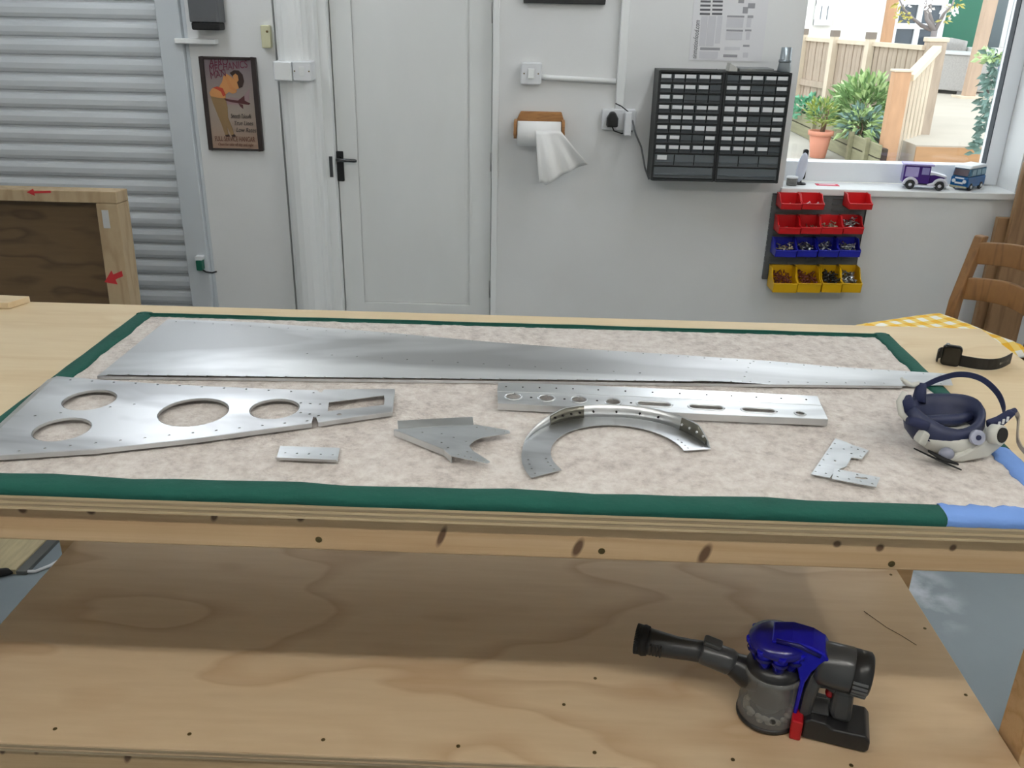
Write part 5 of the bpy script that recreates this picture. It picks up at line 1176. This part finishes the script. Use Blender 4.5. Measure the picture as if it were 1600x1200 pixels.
# fence
M_fen2 = mat('weathered_fence', (176, 158, 140), .8, var=.16, scale=6, stretch=(5, 5, .8)); M_fen3 = mat('pale_fence_rail', (214, 198, 176), .75, var=.1, scale=4); M_post = mat('orange_post', (192, 148, 112), .7, var=.12, scale=4, stretch=(4, 4, 1))
F0 = Vector((4.36, 11.0, 0)); F1 = oz(1246, 53, 1.30); F1.z = 0
fd = (F1-F0); fl_ = fd.length; fd.normalize(); fn_ = Vector((-fd.y, fd.x, 0))
if fn_.x > 0: fn_ = -fn_
TF = Matrix(((fd.x, fn_.x, 0, F0.x), (fd.y, fn_.y, 0, F0.y), (0, 0, 1, 0), (0, 0, 0, 1)))
t_ = thing('garden_fence', 'weathered board fence running away behind the planter', 'fence', T=TF)
n = int(fl_/.105); pm = None
for i in range(n):
    if pm is None:
        o_ = MB().bx(0, .088, -.012, .012, .05, 1.22).build('picket', M_fen2, t_, local=True); pm = o_.data
    else: o_ = link('picket', pm, None, t_)
    o_.location = (.03+i*.105, .006*(i % 2), 0)
MB().bx(0, fl_, -.035, .05, 1.22, 1.27).build('top_rail', M_fen3, t_, local=True)
MB().bx(0, fl_, .02, .05, .62, .70).build('middle_rail', M_fen2, t_, local=True)
MB().bx(0, fl_, .02, .06, .30, .42).build('gravel_board', M_fen3, t_, local=True)
for f_ in (.34, .62, .9):
    MB().bx(fl_*f_-.05, fl_*f_+.05, .02, .10, 0, 1.30).build('fence_post', M_fen3, t_, local=True); MB().bx(fl_*f_-.055, fl_*f_+.055, .015, .105, 1.30, 1.38).build('post_cap', mat('grey_cap', (128, 116, 106), .8), t_, local=True)
# newel posts and sloping rail
NA = Vector((3.90, 10.15, 0)); NB = Vector((4.36, 10.98, 0))
za = oy(1408, 112, NA.y).z; zb_ = oy(1455, 58, NB.y).z
t_ = thing('stair_railing', 'timber stair railing with orange newel post and sloping pale handrail', 'railing', NA)
xa_ = oy(1402, 150, NA.y).x; xb_ = oy(1456, 100, NB.y).x
MB().bx(xa_-.085, xa_+.085, NA.y-.07, NA.y+.07, 0, za).build('newel_post', M_post, t_, bevel=.01); MB().bx(xa_-.095, xa_+.095, NA.y-.08, NA.y+.08, za, za+.025).build('post_cap', M_fen3, t_, bevel=.006)
MB().bx(xb_-.10, xb_+.10, NB.y-.08, NB.y+.08, 0, zb_-.05).build('newel_post', M_fen2, t_, bevel=.01); MB().bx(xb_-.115, xb_+.115, NB.y-.09, NB.y+.09, zb_-.05, zb_).build('post_cap', M_fen3, t_, bevel=.01)
pA = Vector((xa_+.09, NA.y, za-.06)); pB = oy(1464, 76, NB.y-.1)
MB().sweep([pA, pB], [(-.05, -.035), (.05, -.035), (.05, .035), (-.05, .035)]).build('handrail', mat('bright_handrail', (222, 206, 178), .7), t_, bevel=.006)
for i in range(6):
    p = pA.lerp(pB, (i+.6)/6); MB().bx(p.x-.013, p.x+.013, p.y-.012, p.y+.012, .05+.3*i/6, p.z-.03).build('baluster', M_fen3, t_)
# planter
M_plt = mat('green_grey_planter', (138, 134, 104), .8, var=.2, scale=4, stretch=(4, .6, 6))
t_ = thing('planter_bed', 'long low timber planter bed of weathered boards', 'planter', (3.75, 12, 0))
PXF, PXB = 3.66, F0.x-.45
for z0, z1 in ((.005, .145), (.16, .295)):
    MB().bx(PXF-.03, PXF, 9.9, 14.3, z0, z1).build('plank', M_plt, t_, bevel=.004)
for yy in (10.2, 10.75, 12.3, 13.8): MB().bx(PXF-.075, PXF-.031, yy, yy+.07, 0, .33).build('stake', M_plt, t_)
MB().bx(PXF, F1.x+.0, 9.95, 14.3, 0, .25).build('soil', mat('dark_soil', (66, 54, 44), .95, var=.3, scale=20), t_)
# plants
M_leaf = mat('green_leaf', (124, 158, 98), .5, var=.25, scale=3); M_leaf2 = mat('pale_leaf', (186, 210, 148), .5, var=.2, scale=3); M_leaf3 = mat('blue_green_leaf', (116, 146, 136), .5, var=.2, scale=5); M_stem = mat('brown_stem', (104, 82, 58), .8)
def leaves(b, c, rad, n, ln, wd, rnd, up_=.5):
    c = Vector(c)
    for i in range(n):
        d = Vector((rnd.gauss(0, 1), rnd.gauss(0, 1), rnd.gauss(0, 1))).normalized(); k = rnd.uniform(.45, 1)
        p = c+Vector((d.x*rad[0]*k, d.y*rad[1]*k, d.z*rad[2]*k))
        a = (Vector((d.x, d.y, max(-.2, d.z)+up_))+Vector((rnd.uniform(-.4, .4), rnd.uniform(-.4, .4), rnd.uniform(-.3, .3)))).normalized()
        s = a.cross(Vector((rnd.uniform(-1, 1), rnd.uniform(-1, 1), .3))).normalized(); l_ = ln*rnd.uniform(.7, 1.2); q_ = wd*rnd.uniform(.8, 1.1)
        nn = a.cross(s)*l_*.12
        b.add([p, p+a*l_*.45+s*q_+nn, p+a*l_-Vector((0, 0, l_*.25)), p+a*l_*.45-s*q_+nn, p+a*l_*.45], [(0, 4, 1), (1, 4, 2), (0, 3, 4), (3, 2, 4)])
def shrub(name, label, base, h, rad, n, ln, wd, mats, seed, up_=.5, stems=5):
    rnd = random.Random(seed); base = Vector(base); t_ = thing(name, label, 'plant', base)
    c = base+Vector((0, 0, h))
    for k, (m_, f_) in enumerate(mats):
        b = MB(); leaves(b, c+Vector((rnd.uniform(-.05, .05), -.03*k, .03*k)), rad, int(n*f_), ln, wd, rnd, up_); stuff(b.build('foliage', m_, t_, fixn=False))
    for k in range(stems):
        e = c+Vector((rnd.uniform(-.6, .6)*rad[0], rnd.uniform(-.6, .6)*rad[1], rnd.uniform(-.2, .5)*rad[2]))
        MB().tube([base+Vector((rnd.uniform(-.03, .03), rnd.uniform(-.03, .03), -.01)), base.lerp(e, .5)+Vector((rnd.uniform(-.05, .05), 0, 0)), e], [.012, .009, .005], 6).build('stem', M_stem, t_)
    return t_
c = oy(1348, 172, 11.4)
shrub('leafy_shrub', 'large leafy green shrub growing in the planter by the newel post', (c.x, 11.4, .245), c.z-.245, (.36, .34, .36), 620, .19, .028, ((M_leaf, .55), (M_leaf2, .5)), 11, .6, 7)
c = oy(1322, 205, 11.0)
shrub('leafy_shrub', 'drooping pale green plant hanging over the planter edge', (c.x+.14, 11.0, .245), max(.12, c.z-.245), (.22, .2, .16), 180, .16, .03, ((M_leaf2, .6), (M_leaf3, .5)), 12, .1, 4)
c = oy(1258, 168, 13.2)
shrub('leafy_shrub', 'small blue-green plant at the far end of the planter', (c.x+.05, 13.2, .245), max(.1, c.z-.25), (.24, .2, .14), 120, .16, .04, ((mat('mint_leaf', (110, 176, 140), .5, var=.15), 1),), 13, .4, 3)
pt = oz(1277, 246, 0)
t_ = thing('terracotta_pot', 'terracotta flower pot on the paving before the planter', 'pot', pt)
M_ter = mat('terracotta', (206, 138, 112), .8, var=.08, scale=8)
T = Matrix.Translation(pt); hz = .31
MB().lathe([(.001, 0), (.085, 0), (.09, .006), (.125, hz-.05), (.120, hz-.045), (.10, hz-.08), (.001, hz-.06)], 24, T).build('pot_body', M_ter, t_); MB().lathe([(.125, hz-.055), (.145, hz-.05), (.147, hz), (.128, hz), (.122, hz-.045)], 24, T).build('pot_rim', M_ter, t_)
shrub('potted_shrub', 'small yellow-green shrub planted in the terracotta pot', pt+Vector((0, 0, hz-.06)), .24, (.17, .16, .16), 220, .11, .014, ((mat('yellow_green_leaf', (158, 172, 84), .5, var=.2), .7), (M_leaf, .4)), 14, .7, 5)
# climber close to the glass on the right
c = oy(1556, 160, 6.2); t_ = thing('climbing_plant', 'grey-green climbing plant close outside the right edge of the window', 'plant', (c.x+.02, 6.2, 0)); rnd = random.Random(21)
pts = [Vector((c.x+.05, 6.2, 0)), Vector((c.x+.02, 6.2, .6)), Vector((c.x+.06, 6.2, 1.0)), Vector((c.x+.02, 6.2, 1.3)), Vector((c.x-.02, 6.2, 1.42))]
MB().tube(pts, [.012, .011, .009, .007, .004], 6).build('stem', M_stem, t_)
b = MB()
for i in range(26):
    f_ = i/25; y = 88+f_*150; p = oy(1562-f_*22+rnd.uniform(-9, 9), y, 6.2); leaves(b, p, (.06, .05, .05), 11, .065, .02, rnd, .1)
stuff(b.build('foliage', M_leaf3, t_, fixn=False))
b = MB()
for i in range(5): leaves(b, oy(1545+rnd.uniform(-8, 8), 92+rnd.uniform(-6, 10), 6.2), (.04, .04, .03), 9, .06, .017, rnd, .2)
stuff(b.build('new_growth', M_leaf2, t_, fixn=False))
# house
HYW = 20.0
M_hw = mat('white_render', (236, 234, 228), .9); M_win = mat('dark_window_glass', (70, 80, 90), .1); M_wfr = mat('white_window_frame', (232, 236, 240), .5)
hs_ = thing('house', 'white rendered house with white paned windows across the garden', 'house', (6, HYW, 0))
gA, gB = oy(1474, 40, HYW).x, oy(1548, 40, HYW).x
MB().bx(-6, 18, HYW, HYW+.3, 0, 5.2).build('wall', M_hw, hs_)
def hwin(x0, x1, y0, z0, z1, nx, nz):
    A, B = oy(x0, y0, HYW).x, oy(x1, y0, HYW).x; o_ = MB().bx(A, B, HYW-.04, HYW-.001, z0, z1).build('window', M_win, hs_)
    b = MB(); t = .055
    for i in range(nx+1): x = A+(B-A)*i/nx; b.bx(x-t, x+t, HYW-.09, HYW-.041, z0-t, z1+t)
    for j in range(nz+1): z = z0+(z1-z0)*j/nz; b.bx(A-t, B+t, HYW-.085, HYW-.042, z-t, z+t)
    b.build('glazing_bars', M_wfr, o_)
zz = lambda x, y: oy(x, y, HYW).z
hwin(1276, 1296, 20, zz(1285, 35), zz(1285, 35)+1.1, 2, 3)
hwin(1397, 1470, 30, zz(1430, 78), zz(1430, 3), 2, 2)
MB().bx(gA, gB, HYW-.05, HYW-.001, .30, 3.2).build('green_cladding', mat('dark_green_paint', (30, 104, 80), .6, var=.05), hs_)
MB().bx(gB, gB+.22, HYW-.08, HYW-.001, .30, 3.2).build('dark_column', mat('slate_grey', (84, 96, 100), .6), hs_)  # slate-grey column standing proud of the house wall
bA = oy(1390, 30, HYW-.6).x; t_ = thing('timber_post', 'brown timber post against the white house left of its window', 'post', (bA, HYW-.6, .3))
MB().bx(bA-.09, bA+.09, HYW-.69, HYW-.51, .3, 4.4).build('upright', M_post, t_, bevel=.01); MB().bx(bA-.14, bA+.14, HYW-.74, HYW-.46, .3, .34).build('foot', M_fen3, t_)
f = oz(1512, 153, .30); t_ = thing('timber_post', 'pale leaning pergola post standing on the patio', 'post', f)
pt_ = oy(1552, 0, f.y)
MB().sweep([f+Vector((0, 0, .02)), Vector((f.x+(pt_.x-f.x)*.55, f.y, pt_.z)), Vector((f.x+(pt_.x-f.x)*1.2, f.y, pt_.z+2.6))], [(-.085, -.085), (.085, -.085), (.085, .085), (-.085, .085)], Vector((0, 1, 0))).build('upright', mat('pale_pergola', (184, 158, 136), .7, var=.12, scale=3, stretch=(4, 4, .8)), t_)
MB().bx(f.x-.2, f.x+.2, f.y-.2, f.y+.2, .30, .335).build('foot_plate', M_fen3, t_)
# patio furniture
M_rat = mat('grey_rattan', (170, 166, 162), .8, var=.15, scale=40, bump=.3, bscale=90); M_ratd = mat('mid_grey_rattan', (128, 124, 120), .8, var=.15, scale=40)
fa = oz(1478, 150, .30); t_ = thing('rattan_table', 'grey rattan cube table on the patio', 'table', (fa.x+.45, fa.y+1.0, .3), math.radians(38))
hh = oy(1478, 84, fa.y).z-.3
MB().bx(-.55, .55, -.55, .55, .06, hh-.03).build('woven_base', M_rat, t_, local=True, bevel=.02); MB().bx(-.58, .58, -.58, .58, hh-.03, hh).build('table_top', mat('pale_grey_top', (196, 196, 196), .4), t_, local=True, bevel=.008)
for sx in (-1, 1):
    for sy2 in (-1, 1): MB().bx(sx*.5-.04, sx*.5+.04, sy2*.5-.04, sy2*.5+.04, 0, .06).build('foot', M_ratd, t_, local=True)
fb = Vector((fa.x+.7, fa.y+2.35, .3)); t_ = thing('rattan_chair', 'grey curved-back rattan chair behind the cube table', 'chair', fb)
ht = oy(1500, 60, fb.y).z-.3
xc0, xc1 = oy(1483, 70, fb.y).x, oy(1522, 70, fb.y).x
def cb(u, v):
    a = PI*(.05+.9*u); return Vector(((xc0+xc1)/2-math.cos(a)*(xc1-xc0)/2, fb.y+.25-.3*math.sin(a)*0+.3*math.sin(a), .3+.42+(ht-.42)*v*(1-.12*abs(2*u-1))))
b = MB(); b.grid(cb, 14, 4); o_ = b.build('backrest', M_rat, t_); sm = o_.modifiers.new('thick', 'SOLIDIFY'); sm.thickness = .06
MB().bx(xc0, xc1, fb.y-.3, fb.y+.3, .66, .74).build('seat', M_rat, t_, bevel=.02)
for x in (xc0+.05, xc1-.05):
    for y in (-.25, .25): MB().bx(x-.03, x+.03, fb.y+y-.03, fb.y+y+.03, .3, .66).build('leg', M_ratd, t_)
fc = oz(1562, 150, .30); t_ = thing('rattan_bench', 'grey rattan bench with blue-grey seat at the right of the patio', 'bench', (fc.x+.6, fc.y+1.0, .3))
fc.y += 1.2; zt_ = oy(1560, 84, fc.y+.6).z; x0 = oy(1540, 90, fc.y+.6).x
MB().bx(x0, x0+2.6, fc.y+.6, fc.y+.75, .30, zt_).build('front_panel', mat('blue_grey_weave', (110, 120, 140), .8), t_); MB().bx(x0-.1, x0+2.6, fc.y+.5, fc.y+1.3, zt_, zt_+.09).build('top_slab', mat('pale_slab', (206, 206, 202), .6), t_, bevel=.02)
MB().bx(x0, x0+.12, fc.y+.76, fc.y+1.25, .30, zt_).build('end_panel', M_ratd, t_)
cr = oy(1578, 74, fc.y+.9); t_ = thing('coral_parasol', 'coral red folded parasol at the right edge of the view', 'parasol', (cr.x, fc.y+.9, zt_+.09))
T = Matrix.Translation((cr.x+.08, fc.y+.9, zt_+.09))
MB().lathe([(.001, .0), (.16, .02), (.13, .22), (.06, .5), (.02, .62), (.001, .63)], 14, T).build('canopy', mat('coral_cloth', (236, 110, 100), .8), t_); MB().cyl(T @ Vector((0, 0, .6)), T @ Vector((0, 0, .72)), .012, n=8).build('pole', M_fen3, t_)
# blossom tree
tb = oy(1458, 70, 12.6); t_ = thing('blossom_tree', 'bare grey branches with white blossom and young leaves behind the railing', 'tree', (tb.x, 12.6, .3)); rnd = random.Random(31)
M_bark = mat('grey_bark', (136, 128, 126), .9); M_blo = mat('white_blossom', (244, 240, 240), .7); M_yl = mat('young_leaf', (200, 190, 104), .6)
hub = oy(1460, 48, 12.6)
MB().tube([(tb.x+.02, 12.6, .3), (tb.x, 12.6, .8), hub], [.05, .045, .04], 8).build('trunk', M_bark, t_)
bm = []
for k, pth in enumerate((((1448, 30), (1446, 5), (1441, -40)), ((1452, 22), (1455, -5), (1462, -50)), ((1440, 40), (1428, 30), (1412, 14), (1402, -8)), ((1468, 34), (1476, 20), (1488, 8), (1494, -12)))):
    q = [hub]+[oy(x, y, 12.6+.15*math.sin(k+j)) for j, (x, y) in enumerate(pth)]
    MB().tube(q, [.032, .026, .018, .012, .008][:len(q)], 6).build('branch', M_bark, t_)
for nm, m_, spots, ln, wd in (('young_leaves', M_yl, ((1412, 24), (1416, 30), (1407, 5), (1491, 8), (1474, 32), (1496, 6), (1405, 26)), .085, .018), ('blossom', M_blo, ((1488, 15), (1482, 22), (1480, 12), (1415, 6), (1446, 3), (1455, 8), (1447, 12), (1438, 0)), .06, .024)):
    b = MB()
    for x, y in spots: leaves(b, oy(x, y, 12.55), (.05, .05, .05), 9, ln, wd, rnd, .1)
    stuff(b.build(nm, m_, t_, fixn=False))
